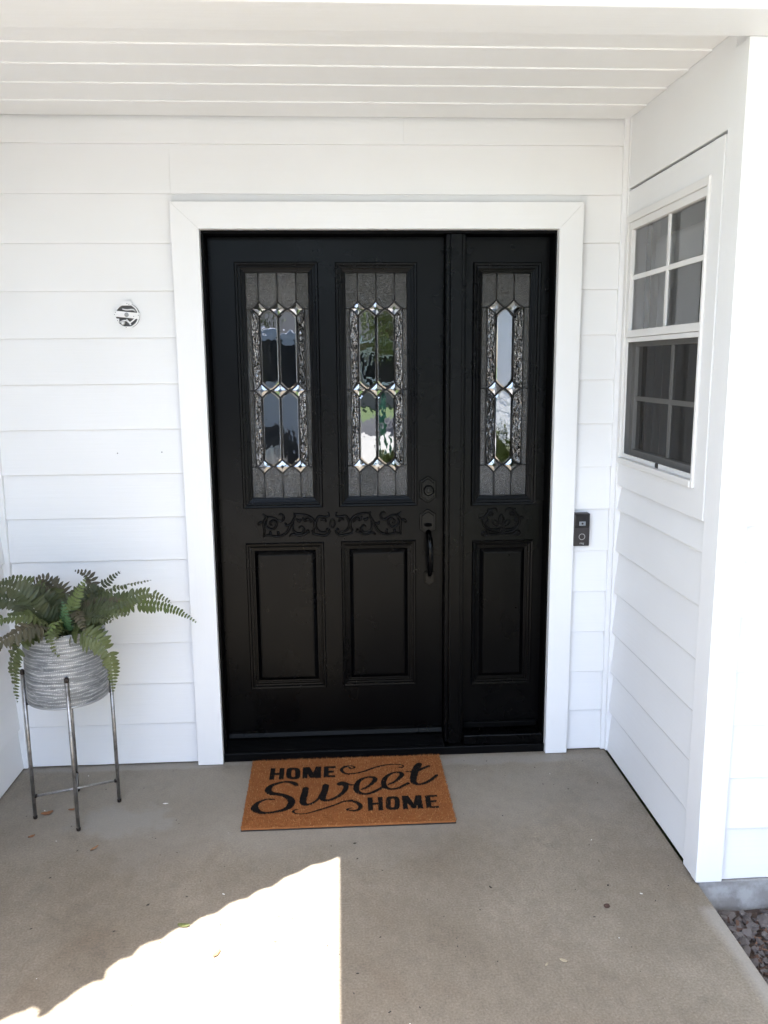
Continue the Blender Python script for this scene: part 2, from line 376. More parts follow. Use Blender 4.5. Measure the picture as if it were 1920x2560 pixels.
# unseen roofs, added and shaped to cast the shade and outline the sun patch
roof = thing('shade_roof', 'unseen porch roof with added sheets in front that cast the shade', 'roof', (0.5, 0, 2.66))
HR, HL = 2.72, 2.62
xe = .470-KX*HR
MB().box((xe, -3.15, HR), (6.0, YB+.03, HR+.09)).box((1.3, -5.3, HR), (6.0, -3.1502, HR+.09)).box((-4, YB+.031, HR), (6.0, 4.0, HR+.09)).build('shade_deck', ['soffit'], roof)  # forward sheets are added out of view to shade slab and front wall
px_line = [(0.51, -.675), (.44, -.722), (.411, -.736), (.385, -.742), (.342, -.781), (.318, -.794), (.300, -.806), (.263, -.848), (.235, -.858), (.215, -.872), (.193, -.899), (.165, -.908), (.140, -.925), (.107, -.964), (.085, -.972), (.062, -.986), (.038, -1.015), (.012, -1.022), (-.012, -1.040), (-.034, -1.070),
           (-.062, -1.078), (-.085, -1.096), (-.103, -1.132), (-.130, -1.142), (-.150, -1.166), (-.159, -1.181), (-.156, -1.217), (-.180, -1.220), (-.201, -1.236), (-.220, -1.258), (-.235, -1.284), (-.250, -1.296), (-.262, -1.322), (-.276, -1.334), (-.292, -1.337), (-.292, -1.312), (-.315, -1.299), (-.325, -1.312), (-.352, -1.322), (-.377, -1.342),
           (-.60, -1.50), (-1.6, -2.28)]
(lx0, ly0), (lx1, ly1) = px_line[2], px_line[24]
def sharpen(p):                       # exaggerates the scallops so the softened shadow still shows them
    t_ = ((p[0]-lx0)*(lx1-lx0)+(p[1]-ly0)*(ly1-ly0))/((lx1-lx0)**2+(ly1-ly0)**2); q = (lx0+t_*(lx1-lx0), ly0+t_*(ly1-ly0)); g_ = 1.25 if 0 < t_ < 1 else 1.0
    return (q[0]+(p[0]-q[0])*g_, q[1]+(p[1]-q[1])*g_)
poly = [(x-KX*HL, y-KY*HL, HL) for x, y in map(sharpen, px_line)]
poly = poly+[(-4.0, poly[-1][1], HL), (-4.0, YB-.002, HL), (poly[0][0], YB-.002, HL)]
MB().prism(poly, (0, 0, .012)).build('sun_patch_edge', 'shingle', roof)  # added sheet cut from the sun patch outline, so its shadow draws that edge
ps = [(x-.03, y+.05, HL+.013) for x, y, z in poly[:-3]][::4]
ps = ps+[(-4.0, ps[-1][1], HL+.013), (-4.0, YB-.002, HL+.013), (ps[0][0], YB-.002, HL+.013)]
MB().prism(ps, (0, 0, .07)).build('roof_slope', 'shingle', roof)  # thicker added sheet behind the shadow-casting edge, also out of view

beam = thing('porch_beam', 'long white painted beam across the front of the porch', 'beam', (.4, YB, 2.44))
MB().box((-4, YB, 2.44), (2.8, -.921, 2.615)).build('beam_board', 'white_x', beam, bevel=.004)

# ------------------------------------------------------------------ siding walls
def board(u0, u1, z0, z1, mp, parent, mat, rec=.0140, jit=.0007, name='siding_board', ch=(.0012, .0012)):
    n = max(2, int((u1-u0)/.12)+1); V = []; dj = random.uniform(-.0006, .0006)
    for i in range(n):
        u = u0+(u1-u0)*i/(n-1); j = random.uniform(-jit, jit)+dj; k = random.uniform(-.0004, .0004)
        top = z1+.016
        sec = [(0+k, z0+j+ch[1]), (-ch[0]+k, z0+j), (-rec+.002, z0+j), (-2*rec, top), (-rec, top)]
        V += [mp(u, nn, z) for nn, z in sec]
    m = 5; F = []
    for i in range(n-1):
        for k in range(m): F.append((i*m+k, i*m+(k+1) % m, (i+1)*m+(k+1) % m, (i+1)*m+k))
    F += [list(range(m)), [(n-1)*m+k for k in reversed(range(m))]]
    return fixn(obj(name, V, F, mat, parent))
mp_back = lambda u, n, z: (u, -n, z)
mp_right = lambda u, n, z: (XR-n, -u, z)
mp_left = lambda u, n, z: (XL+n, -u, z)
mp_front = lambda u, n, z: (u, YF-n, z)
def slab(mp, u0, u1, z0, z1, n0, n1, name, mat, parent, bevel=.002):
    a, b = mp(u0, n0, z0), mp(u1, n1, z1)
    return MB().box(a, b).build(name, mat, parent, bevel=bevel)

XTL, XTR, ZTO = -.1008, 1.422, 2.1952
ew = thing('entry_wall', 'white lap siding wall around the black front door', 'wall', (0.4, 0.02, 0))
cx0 = -.800
for i in range(1, 14):
    z0 = S[i]; z1 = S[i-1]
    lo = board(cx0, XTL+.02, z0, z1, mp_back, ew, 'white_x')
    if i == 3: box_board = lo
    board(XTR-.02, 1.580, z0, z1, mp_back, ew, 'white_x')
board(-.1000, 1.4215, ZTO+.001, S[0], mp_back, ew, 'white_x')
board(cx0, -.1004, S[0], ZU, mp_back, ew, 'white_x'); board(-.1000, 1.580, S[0]-.0003, ZU, mp_back, ew, 'white_x')
board(cx0, .752, ZU, ZC-.002, mp_back, ew, 'white_x'); board(.7524, 1.580, ZU, ZC-.002, mp_back, ew, 'white_x')
slab(mp_back, -.835, -.7895, 0.004, ZC+.010, -.02, .010, 'corner_board', 'white_z', ew)
slab(mp_back, 1.5725, 1.594, 0.004, ZC+.010, -.02, .008, 'corner_board', 'white_z', ew)
sh = MB()
sh.box((-.95,      .03, 0), (-.02, .10, 2.6)).box((1.352, .03, 0), (1.75, .10, 2.6)).box((-.02, .03, 2.135), (1.352, .10, 2.6)); sh.build('sheathing', 'joint_dark', ew)
for (x, z) in ((-.352, 1.282), (-.184, 1.284)):
    MB().lathe([(.0021, -.001), (.0021, .0006)], (x, -.0005+.0035, z), 10, 'Y', cap=True).build('screw_hole', 'dark_void', ew)

sw = thing('side_wall', 'white lap siding side wall of the porch holding the window', 'wall', (XR, -.45, 0))
for i in range(7, 14):
    board(.0125, .840, S[i] if i < 13 else .0025, S[i-1] if i > 7 else 1.131-.016, mp_right, sw, 'white_y', rec=.018, ch=(.0032, .0065))
slab(mp_right, .0085, .0235, 0.004, ZC+.010, -.035, .007, 'corner_board', 'white_z', sw)
slab(mp_right, .022, .727, 1.131, 1.2215, -.02, .004, 'apron_board', 'white_y', sw)
slab(mp_right, .7275, .800, 1.133, 2.2345, -.02, .006, 'window_casing', 'white_z', sw)
slab(mp_right, .022, .727, 2.143, 2.2345, -.02, .004, 'head_board', 'white_y', sw)
slab(mp_right, .8005, .8325, 1.131, 2.2345, -.02, .002, 'filler_board', 'white_z', sw)
slab(mp_right, .022, .8325, 2.2435, ZC+.018, -.02, .0045, 'frieze_board', 'white_y', sw)
slab(mp_right, .833, .9115, 0.012, 2.4395, -.02, .0155, 'corner_board', 'white_z', sw)
slab(mp_right, .833, .911, 2.4400, ZC-.003, -.02, .0035, 'corner_board', 'white_z', sw)
sh = MB(); sh.box((1.632, -.90, 0), (1.66, -.74, 2.6)).box((1.632, -.74, 0), (1.66, .022, 1.20)).box((1.632, -.74, 2.16), (1.66, .022, 2.6)); sh.build('sheathing', 'joint_dark', sw)

fw = thing('front_wall', 'white lap siding wall above the gravel bed, beside the porch corner', 'wall', (2.2, YF, 0))
for i in range(7, 14): board(1.664, 2.76, S[i], S[i-1] if i > 7 else 1.139-.016, mp_front, fw, 'white_x')
for i in range(0, 7): board(1.86, 2.76, S[i] if i < 6 else 1.139, (S[i-1] if i else 2.5), mp_front, fw, 'white_x')
slab(mp_front, 1.5803, 1.6635, .010, 2.4395, -.02, .018, 'corner_board', 'white_z', fw)
slab(mp_front, 1.6642, 1.8595, 1.139, 2.4395, -.02, .012, 'window_casing', 'white_z', fw)
MB().box((1.665, YF+.03, 0), (2.78, YF+.09, 2.6)).build('sheathing', 'joint_dark', fw)
MB().box((1.5965, YF-.004, -.30), (2.76, YF+.028, .0035)).build('foundation', 'foundation_concrete', fw, bevel=.004)

lw = thing('left_wall', 'white lap siding wall of the porch behind the potted fern', 'wall', (XL, -.5, 0))
for i in range(0, 14): board(.002, 2.6, S[i], S[i-1] if i else ZC-.02, mp_left, lw, 'white_y')  # carried on past the porch, out of view, to cut light on side_wall
MB().box((XL-.06, -2.595, 0), (XL-.03, .02, 2.6)).build('sheathing', 'joint_dark', lw)

wing = thing('garage_wing', 'white lap sided garage wing reflected in the sidelight glass', 'building', (2.8, -6, -.1))
mp_w = lambda u, n, z: (2.80-n, -u, z)
for i in range(15): board(.95, 13.0, -.06+i*.17, .11+i*.17, mp_w, wing, 'white_y')
MB().box((2.825, -13, -.2), (6.0, -1.0, 2.55)).build('wall_core', 'interior', wing)
MB().box((2.60, -13.4, 2.52), (6.0, -3.16, 2.60)).build('roof_eave', 'shingle', wing)
MB().prism([(2.60, -13.4, 2.605), (6, -13.4, 4.0), (6, -13.4, 2.605)], (0, 10.23, 0)).build('roof_slope', 'shingle', wing)

# ------------------------------------------------------------------ ceiling
pc = thing('porch_ceiling', 'white lapped board ceiling of the porch', 'ceiling', (.4, -.5, ZC))
ys = [-.002, -.175, -.353, -.523, -.686, -.862, -1.03]
for a, b in zip(ys[:-1], ys[1:]):
    n = 14; V = []; jj = random.uniform(-.0006, .0006)
    for i in range(n):
        u = XL+.002+(XR-XL-.0085)*i/(n-1); j = random.uniform(-.0006, .0006)+jj
        # edge facing outwards (towards -y) is the lip
        for (yy, zz) in ((b+j, ZC-.0006), (b+j, ZC+.0045), (a+.016, ZC+.012), (a+.016, ZC+.0036), (b+j+.0010, ZC-.0014)):
            V.append((u, max(min(yy, -.001), -.9285) if a < -.8 or a > -.01 else yy, zz))
    F = [(i*5+k, i*5+(k+1) % 5, (i+1)*5+(k+1) % 5, (i+1)*5+k) for i in range(n-1) for k in range(5)]+[list(range(5)), [(n-1)*5+k for k in reversed(range(5))]]
    fixn(obj('ceiling_board', V, F, 'ceiling_white', pc))
MB().box((-.9, -.925, ZC+.035), (1.7, .02, HR-.002)).build('ceiling_deck', 'joint_dark', pc)

# ------------------------------------------------------------------ interior behind glass
m = MB(); V = []
def room(name, x0, x1, y0, y1, z0, z1, skip, mat):
    v = [(x0, y0, z0), (x1, y0, z0), (x1, y1, z0), (x0, y1, z0), (x0, y0, z1), (x1, y0, z1), (x1, y1, z1), (x0, y1, z1)]
    f = {'b': (0, 1, 2, 3), 't': (7, 6, 5, 4), 'y0': (0, 4, 5, 1), 'x1': (1, 5, 6, 2), 'y1': (2, 6, 7, 3), 'x0': (3, 7, 4, 0)}
    o = obj(name, v, [q for k, q in f.items() if k != skip], mat); tag(o, kind='structure'); return o
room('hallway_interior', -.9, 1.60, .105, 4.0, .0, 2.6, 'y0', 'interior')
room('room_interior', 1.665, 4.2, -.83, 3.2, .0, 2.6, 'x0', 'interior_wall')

# ------------------------------------------------------------------ door casing, frame, door, sidelight
ct = thing('door_casing', 'wide white mitred casing boards framing the black door', 'trim', (.66, -.015, 0))
XI0, XI1, ZI = 0.0, 1.3323, 2.1
y0, y1 = -.030, .004
MB().prism([(XTL, y0, .004), (XI0, y0, .004), (XI0, y0, ZI), (XTL, y0, ZTO)], (0, y1-y0, 0)).build('casing_board', 'white_z', ct, bevel=.0008)
MB().prism([(XI1, y0, .004), (XTR, y0, .004), (XTR, y0, ZTO), (XI1, y0, ZI)], (0, y1-y0, 0)).build('casing_board', 'white_z', ct, bevel=.0008)
MB().prism([(XTL+.0003, y0-.0002, ZTO), (XI0+.0003, y0-.0002, ZI+.0003), (XI1-.0003, y0-.0002, ZI+.0003), (XTR-.0003, y0-.0002, ZTO)], (0, y1-y0, 0)).build('casing_board', 'white_x', ct, bevel=.0008)
D = .080
df = thing('door_frame', 'black door frame with mullion and ribbed threshold', 'door frame', (.66, .04, 0))
MB().box((-.022, .0045, .002), (.010, .125, 2.09)).box((.010, D+.002, .05), (.024, .125, 2.0885)).build('jamb', 'black_edge_paint', df, bevel=.0015)
MB().box((1.3265, .0045, .002), (1.354, .125, 2.09)).build('jamb', 'black_edge_paint', df, bevel=.0015)
MB().box((-.022, .0045, 2.0905), (1.354, .125, 2.125)).build('head_jamb', 'black_edge_paint', df, bevel=.0015)
MB().box((.9145, .022, .046), (.987, .125, 2.0895)).box((.929, .004, .046), (.974, .0215, 2.0890)).box((.976, .034, .046), (.993, .060, 2.089)).build('mullion', 'black_paint', df, bevel=.0025)
# threshold: sill, ribs
m = MB(); m.box((-.020, -.006, .0), (1.352, .10, .036)); m.build('sill', 'sill_black', df, bevel=.003)
m = MB()
m.prism([(.011, .001, .0365), (.011, .001, .041), (.011, .078, .060), (.011, .118, .060), (.011, .118, .0365)], (.902, 0, 0))
for k in range(9):
    yy = .006+k*.0078; zz = .041+(yy-.001)*.019/.077
    m.box((.0125, yy, zz-.001), (.9115, yy+.0032, zz+.0022))
m.build('threshold', 'sill_black', df)
m = MB(); m.box((.9945, .004, .0365), (1.326, .10, .078)); m.build('sidelight_sill', 'black_paint', df, bevel=.004)

def ring_profile(x0, x1, z0, z1, prof, yb, cap=False):
    mb = MB(); V = []
    for ins, dy in prof:
        V += [(x0+ins, yb+dy, z0+ins), (x1-ins, yb+dy, z0+ins), (x1-ins, yb+dy, z1-ins), (x0+ins, yb+dy, z1-ins)]
    n = len(prof); F = [(i*4+k, i*4+(k+1) % 4, (i+1)*4+(k+1) % 4, (i+1)*4+k) for i in range(n-1) for k in range(4)]
    if cap: F.append([(n-1)*4+k for k in range(4)])
    return mb.add(V, F)
def slab_with_holes(x0, x1, z0, z1, holes, yf, yb):
    xs = sorted({x0, x1, *[h[0] for h in holes], *[h[1] for h in holes]}); zs = sorted({z0, z1, *[h[2] for h in holes], *[h[3] for h in holes]})
    bm = bmesh.new(); vc = {}
    def v(x, z):
        if (x, z) not in vc: vc[(x, z)] = bm.verts.new((x, yf, z))
        return vc[(x, z)]
    fs = []
    for a, b in zip(xs[:-1], xs[1:]):
        for c, d in zip(zs[:-1], zs[1:]):
            mx, mz = (a+b)/2, (c+d)/2
            if any(h[0] < mx < h[1] and h[2] < mz < h[3] for h in holes): continue
            fs.append(bm.faces.new((v(a, c), v(b, c), v(b, d), v(a, d))))
    r = bmesh.ops.extrude_face_region(bm, geom=fs)
    for e in r['geom']:
        if isinstance(e, bmesh.types.BMVert): e.co.y = yb
    bmesh.ops.recalc_face_normals(bm, faces=bm.faces)
    vs_ = [tuple(q.co) for q in bm.verts]; bm.verts.index_update(); fc = [[q.index for q in f.verts] for f in bm.faces]; bm.free()
    mb = MB(); mb.add(vs_, fc); return mb
GP = [(-.001, .004), (0, -.009), (.003, -.0115), (.010, -.0105), (.0125, -.0085), (.0128, -.002), (.0165, -.0015), (.0172, -.0065), (.0215, -.006), (.0225, -.001), (.0255, .000), (.0262, .005), (.031, .006), (.0318, .012), (.036, .013)]
PP = [(-.001, .004), (0, -.007), (.003, -.009), (.010, -.008), (.0122, -.006), (.0125, .001), (.0165, .0015), (.0172, -.004), (.0215, -.0035), (.0228, .004), (.027, .0045), (.0278, .009), (.033, .0095), (.0475, -.001), (.0490, -.001), (.0498, -.003), (.052, -.0034)]

def leaded(part, x0, x1, z0, z1, xs, rows, h, s, came_mat, r):
    """leaded glass between x0..x1, z0..z1: each pane a sub-part, the cames one sub-part"""
    yg = D+.020
    def arc(xa, za, xb, zb, n=6):                   # from a lead end (vertical tangent) to a lattice crossing
        P = []
        for k in range(n+1):
            t = k/n; P.append((xa+(xb-xa)*t, za+(zb-za)*(1-(1-t)**1.45) if True else 0))
        return P
    mids = [x0+s]+[(a+b)/2 for a, b in zip(xs[:-1], xs[1:])]+[x1-s]
    def curve(k, j, side, up):                     # from lead k to the crossing left (-1) or right (+1) at row j
        mid = mids[k] if side < 0 else mids[k+1]
        return arc(xs[k], rows[j]+(h if up else -h), mid, rows[j])
    cames = MB()
    def came(P, rad=r): cames.tube([(x, yg-.0015, z) for x, z in P], rad, 6, flat=((0, -1, 0), .8))
    panes = []
    nL = len(xs)
    for j in range(len(rows)):
        for k in range(nL):
            for sd in (-1, 1):
                for up in (True, False): came(curve(k, j, sd, up))
            # diamond
            P = curve(k, j, -1, True)[:-1]+list(reversed(curve(k, j, -1, False)))[:-1]+curve(k, j, 1, False)[:-1]+list(reversed(curve(k, j, 1, True)))[:-1]
            panes.append(('diamond', P))
        came([(x0, rows[j]), (x0+s, rows[j])]); came([(x1-s, rows[j]), (x1, rows[j])])
    # top / bottom panes
    for (j, up, ze) in ((0, True, z1), (len(rows)-1, False, z0)):
        for k in range(nL): came([(xs[k], ze), (xs[k], rows[j]+(h if up else -h))])
        for k in range(nL+1):
            if k == 0: P = [(x0, ze), (x0, rows[j])]+list(reversed(curve(0, j, -1, up)))+[(xs[0], ze)]
            elif k == nL: P = [(xs[-1], ze)]+curve(nL-1, j, 1, up)+[(x1, rows[j]), (x1, ze)]
            else: P = [(xs[k-1], ze)]+curve(k-1, j, 1, up)[:-1]+list(reversed(curve(k, j, -1, up)))+[(xs[k], ze)]
            panes.append(('chip', P))
    for j in range(len(rows)-1):
        a, b = rows[j], rows[j+1]
        for k in range(nL): came([(xs[k], a-h), (xs[k], b+h)])
        for xx in (x0+s, x1-s): came([(xx, a), (xx, b)], r*.8)
        panes.append(('chip', [(x0, a), (x0, b), (x0+s, b), (x0+s, a)])); panes.append(('chip', [(x1-s, a), (x1-s, b), (x1, b), (x1, a)]))
        panes.append(('ripple', list(reversed(curve(0, j, -1, False)))+curve(0, j+1, -1, True)))
        panes.append(('ripple', curve(nL-1, j, 1, False)+list(reversed(curve(nL-1, j+1, 1, True)))))
        for k in range(nL-1):
            P = curve(k, j, 1, False)[:-1]+list(reversed(curve(k+1, j, -1, False)))+curve(k+1, j+1, -1, True)[:-1]+list(reversed(curve(k, j+1, 1, True)))
            panes.append(('clear', P))
    for e in (x0+.0015, x1-.0015): came([(e, z0), (e, z1)], r*.9)
    for e in (z0+.0015, z1-.0015): came([(x0, e), (x1, e)], r*.9)
    for kind, P in panes:
        mb = MB(); n = len(P)
        if kind in ('chip', 'ripple'):
            mb.add([(x, yg, z) for x, z in P], [list(range(n))]); o = mb.build('glass_pane', 'glass_'+kind, part)
        else:
            c = np.mean(P, axis=0); V = [(x, yg+.0015, z) for x, z in P]; I = []
            ins = .0066 if kind == 'clear' else None
            xsP = [p[0] for p in P]; zsP = [p[1] for p in P]
            tiltx = random.uniform(-.004, .004); tiltz = random.uniform(-.003, .003)   # hand-set panes are never quite flat
            if kind == 'clear':
                wx, wz = (max(xsP)-min(xsP))/2, (max(zsP)-min(zsP))/2
                for x, z in P: I.append((c[0]+(x-c[0])*(1-ins/wx), c[1]+(z-c[1])*(1-ins*1.3/wz)))
            else:
                for x, z in P: I.append((c[0]+(x-c[0])*.30, c[1]+(z-c[1])*.30))
            V += [(x, yg-.0013+(x-c[0])*tiltx+(z-c[1])*tiltz, z) for x, z in I]
            F = [(i, (i+1) % n, n+(i+1) % n, n+i) for i in range(n)]+[[n+i for i in range(n)]]
            mb.add(V, F, 1); mb.mi = [1]*n+[0]
            o = mb.build('glass_pane', ['glass_clear', 'glass_bevel'], part)
    cames.build('lead_came', came_mat, part, smooth=True)

def carving(name, strokes, mapf, parent, rad, ellipses=()):
    mb = MB()
    for st in strokes:
        P = catmull(st, 5); n = len(P)
        rr = [rad*(.55+.45*math.sin(math.pi*min(1, max(0, (i+1)/(n+1))))**.6) for i in range(n)]
        mb.tube([mapf(x, y) for x, y in P], rr, 8, flat=((0, -1, 0), 1.7))
    for cx, cy, rx, ry, rot in ellipses:
        P = []
        for k in range(21):
            a = 2*math.pi*k/20; ex, ey = rx*math.cos(a), ry*math.sin(a); P.append((cx+ex*math.cos(rot)-ey*math.sin(rot), cy+ex*math.sin(rot)+ey*math.cos(rot)))
        mb.tube([mapf(x, y) for x, y in P], rad*.7, 8, flat=((0, -1, 0), 1.9))
    return mb.build(name, 'black_paint', parent, smooth=True)

fd = thing('front_door', 'black panelled front door with two leaded glass inserts', 'door', (.46, D+.02, .06))
gl1 = (.110, .427, 1.046, 1.996); gl2 = (.4925, .8075, 1.046, 1.994)
pn1 = (.113, .427, .281, .901); pn2 = (.4975, .8015, .283, .902)
slab_with_holes(.0125, .9125, .064, 2.0885, [gl1, gl2, pn1, pn2], D, D+.044).build('door_slab', 'black_paint', fd, bevel=.0012)
for g in (gl1, gl2):
    fr = ring_profile(*g, GP, D).build('glass_insert', 'black_paint', fd)
    a, b, c, d = g[0]+.036, g[1]-.036, g[2]+.036, g[3]-.036; wd = b-a
    leaded(fr, a, b, c, d, [a+wd*.205, a+wd*.5, a+wd*.795], [1.823, 1.510, 1.2085], .028, wd*.078, 'lead', .0022)
for p in (pn1, pn2): ring_profile(*p, PP, D, True).build('raised_panel', 'black_paint', fd)
half = [[(348, 132), (368, 126), (388, 148), (378, 178), (345, 182), (312, 163), (275, 148), (240, 148)], [(203, 122), (226, 142), (240, 150), (215, 178), (208, 220), (212, 265), (203, 305)],
        [(160, 212), (172, 192), (205, 192)], [(288, 216), (268, 214), (266, 194), (290, 178), (316, 192), (318, 222), (290, 246), (255, 240), (230, 215), (234, 175)],
        [(203, 308), (240, 294), (300, 304), (360, 302), (410, 278), (440, 235), (466, 190), (488, 150), (484, 118)], [(330, 262), (338, 280), (330, 300)], [(258, 262), (268, 282), (250, 292)], [(402, 198), (416, 222), (450, 208)],
        [(484, 130), (540, 130), (606, 144), (652, 174), (668, 220), (655, 262), (650, 296)], [(476, 196), (470, 245), (496, 280), (545, 286), (570, 256), (548, 230), (524, 242)], [(436, 308), (468, 290), (530, 302), (590, 284), (602, 262), (616, 284)],
        [(505, 165), (528, 188), (545, 170)], [(560, 155), (580, 186), (602, 168), (640, 200)], [(788, 118), (796, 146), (765, 156), (712, 150), (684, 178), (676, 224), (692, 258), (730, 278), (772, 276)],
        [(770, 196), (752, 172), (722, 182)], [(640, 262), (660, 290), (700, 300), (760, 306), (798, 280), (788, 254), (768, 262)]]
both = half+[[(1656-x, y) for x, y in st] for st in half]
carving('scroll_carving', both, lambda x, y: (.161+(x-148)*(.601/1349), D+.0012, 1.038-(y-90)*(.119/235)), fd, .0060, [(828, 210, 20, 34, 0)])
# bottom sweep
P = [(.0135, D-.002, .066), (.0135, D-.016, .066), (.0135, D-.019, .074), (.0135, D-.014, .090), (.0135, D-.002, .098)]
MB().prism(P, (.897, 0, 0)).build('door_sweep', 'black_paint', fd, bevel=.002)
# lock hardware
def escutcheon(name, cx, cz, sx, sz, parent, top_only=False, y0=D):
    prof = [(-1, .66), (-.78, .70), (-.45, .86), (-.2, .97), (0, 1), (.2, .97), (.45, .86), (.78, .70), (1, .66), (1.04, 0), (1, -.66), (.78, -.70), (.45, -.86), (.2, -.97), (0, -1), (-.2, -.97), (-.45, -.86), (-.78, -.70), (-1, -.66), (-1.04, 0)]
    mb = MB(); n = len(prof); V = []
    for sc, y in ((1, 0), (1, -.006), (.93, -.008), (.80, -.008), (.77, -.014), (.72, -.0155)):
        V += [(cx+a*sx*(sc if sc > .9 else sc*.98), y0+y, cz+b*sz*(1-(1-sc)*.75)) for a, b in prof]
    F = [(i*n+k, i*n+(k+1) % n, (i+1)*n+(k+1) % n, (i+1)*n+k) for i in range(5) for k in range(n)]+[[5*n+k for k in range(n)]]
    return mb.add(V, F).build(name, 'hardware_black', parent)
db = escutcheon('deadbolt', .850, 1.110, .0325, .054, fd)
MB().lathe([(.0215, .012), (.0215, .022), (.0195, .0235), (.0175, .0225), (.0165, .024), (.0095, .0242), (.009, .0228), (.0, .0228)], (.852, D, 1.108), 28, 'Y').build('lock_cylinder', 'hardware_black', db, smooth=False)
MB().box((.8512, D-.0236, 1.1035), (.8528, D-.0226, 1.1125)).build('keyhole', 'dark_void', db)
hs = escutcheon('handle_plate', .850, .978, .0325, .051, fd)
MB().add([(.850+.016*a, D-.0165-.013*b, .968+.008*c) for a, b, c in ((-1, 0, .6), (0, 0, 1), (1, 0, .6), (1, .9, -.2), (.5, 1.2, -.7), (-.5, 1.2, -.7), (-1, .9, -.2), (-1, 0, -.4), (1, 0, -.4))], [(0, 1, 2, 3, 4, 5, 6), (7, 8, 2, 1, 0), (0, 6, 7), (2, 8, 3), (7, 6, 5, 4, 3, 8)]).build('thumb_latch', 'hardware_black', hs)
P = catmull([(.852, D-.006, .942), (.853, D-.030, .928), (.854, D-.052, .905), (.855, D-.060, .870), (.856, D-.056, .832), (.857, D-.044, .796), (.857, D-.026, .768), (.857, D-.010, .752)], 5)
n = len(P); MB().tube(P, [.0105+.0035*math.sin(math.pi*i/(n-1))-.003*(i/(n-1)) for i in range(n)], 14).build('grip', 'hardware_black', hs, smooth=True)
lp = escutcheon('lower_plate', .857, .745, .0215, .034, fd)
MB().lathe([(.0, .024), (.0052, .0235), (.0058, .021), (.0058, .012)], (.857, D, .752), 16, 'Y').build('screw', 'hardware_black', lp)

sd = thing('sidelight', 'narrow black fixed panel with leaded glass beside the front door', 'sidelight', (1.16, D+.02, .08))
gl3 = (1.0265, 1.2925, 1.041, 1.992); pn3 = (1.034, 1.286, .2735, .894)
slab_with_holes(.9935, 1.3262, .079, 2.0885, [gl3, pn3], D, D+.044).build('panel_slab', 'black_paint', sd, bevel=.0012)
fr = ring_profile(*gl3, GP, D).build('glass_insert', 'black_paint', sd)
a, b, c, d = gl3[0]+.036, gl3[1]-.036, gl3[2]+.036, gl3[3]-.036; wd = b-a
leaded(fr, a, b, c, d, [a+wd*.31, a+wd*.67], [1.825, 1.510, 1.203], .030, wd*.125, 'lead_black', .0028)
ring_profile(*pn3, PP, D, True).build('raised_panel', 'black_paint', sd)
h2 = [[(440, 188), (425, 158), (392, 152), (356, 166), (330, 196), (292, 240), (270, 290), (288, 350), (330, 398), (390, 424), (450, 430), (488, 446)], [(336, 150), (330, 192)], [(228, 266), (250, 260), (275, 290)],
      [(366, 232), (348, 226), (354, 204), (382, 204), (380, 236)], [(320, 250), (332, 290), (308, 326), (322, 370)], [(322, 446), (292, 466), (265, 446), (278, 416), (312, 416), (330, 440), (400, 452), (470, 442)], [(312, 350), (350, 384), (420, 394), (466, 380)]]
carving('scroll_carving', h2+[[(976-x, y) for x, y in st] for st in h2], lambda x, y: (1.059+(x-220)*(.186/530), D+.0012, 1.029-(y-145)*(.121/335)), sd, .0056,
        [(488, 275, 26, 52, 0), (418, 320, 22, 46, -.75), (558, 320, 22, 46, .75), (488, 402, 18, 30, 0)])
MB().box((1.005, D-.014, .084), (1.315, D+.001, .108)).build('bottom_ledge', 'black_edge_paint', sd, bevel=.003)

# ------------------------------------------------------------------ window on the side wall
wn = thing('window', 'white double hung window with insect screen over its lower half', 'window', (XR, -.36, 1.22))
def wb(y0, y1, z0, z1, x0, x1): return ((x0, y0, z0), (x1, y1, z1))
Yl, Yr, Zb, Zt = -.024, -.7265, 1.2225, 2.1425
m = MB()
for q in (wb(Yl, Yl-.024, Zb, Zt, 1.585, 1.66), wb(Yr+.014, Yr, Zb, Zt, 1.583, 1.66), wb(Yl-.0245, Yr+.0145, Zt-.026, Zt, 1.584, 1.66), wb(Yl-.0245, Yr+.0145, Zb, Zb+.022, 1.580, 1.66)): m.box(*q)
m.build('frame', 'vinyl_white', wn, bevel=.002)
def sash(name, y0, y1, z0, z1, x0, x1, w_, mat='vinyl_white'):
    m = MB(); m.box((x0, y0, z0), (x1, y0-w_, z1)).box((x0, y1+w_*.5, z0), (x1, y1, z1)).box((x0+.0005, y0-w_, z0), (x1, y1+w_*.5, z0+w_)).box((x0+.0005, y0-w_, z1-w_), (x1, y1+w_*.5, z1))
    return m.build(name, mat, wn, bevel=.0015)
us = sash('upper_sash', Yl-.025, Yr+.0142, 1.700, Zt-.0265, 1.590, 1.618, .026)
obj('glass_pane', [(1.606, Yl-.05, 1.726), (1.606, Yr+.02, 1.726), (1.606, Yr+.02, 2.09), (1.606, Yl-.05, 2.09)], [(0, 1, 2, 3)], 'glass_window', us)
MB().box((1.6000, -.392, 1.727), (1.6055, -.409, 2.089)).build('muntin', 'vinyl_white', us); MB().box((1.6005, -.051, 1.909), (1.6052, -.709, 1.926)).build('muntin', 'vinyl_white', us)
ls = sash('lower_sash', Yl-.0255, Yr+.0146, Zb+.0225, 1.700, 1.622, 1.650, .034)
obj('glass_pane', [(1.636, Yl-.06, 1.28), (1.636, Yr+.03, 1.28), (1.636, Yr+.03, 1.666), (1.636, Yl-.06, 1.666)], [(0, 1, 2, 3)], 'glass_window', ls)
MB().box((1.6290, -.402, 1.281), (1.6350, -.419, 1.665)).build('muntin', 'vinyl_white', ls); MB().box((1.6295, -.061, 1.464), (1.6345, -.699, 1.481)).build('muntin', 'vinyl_white', ls)
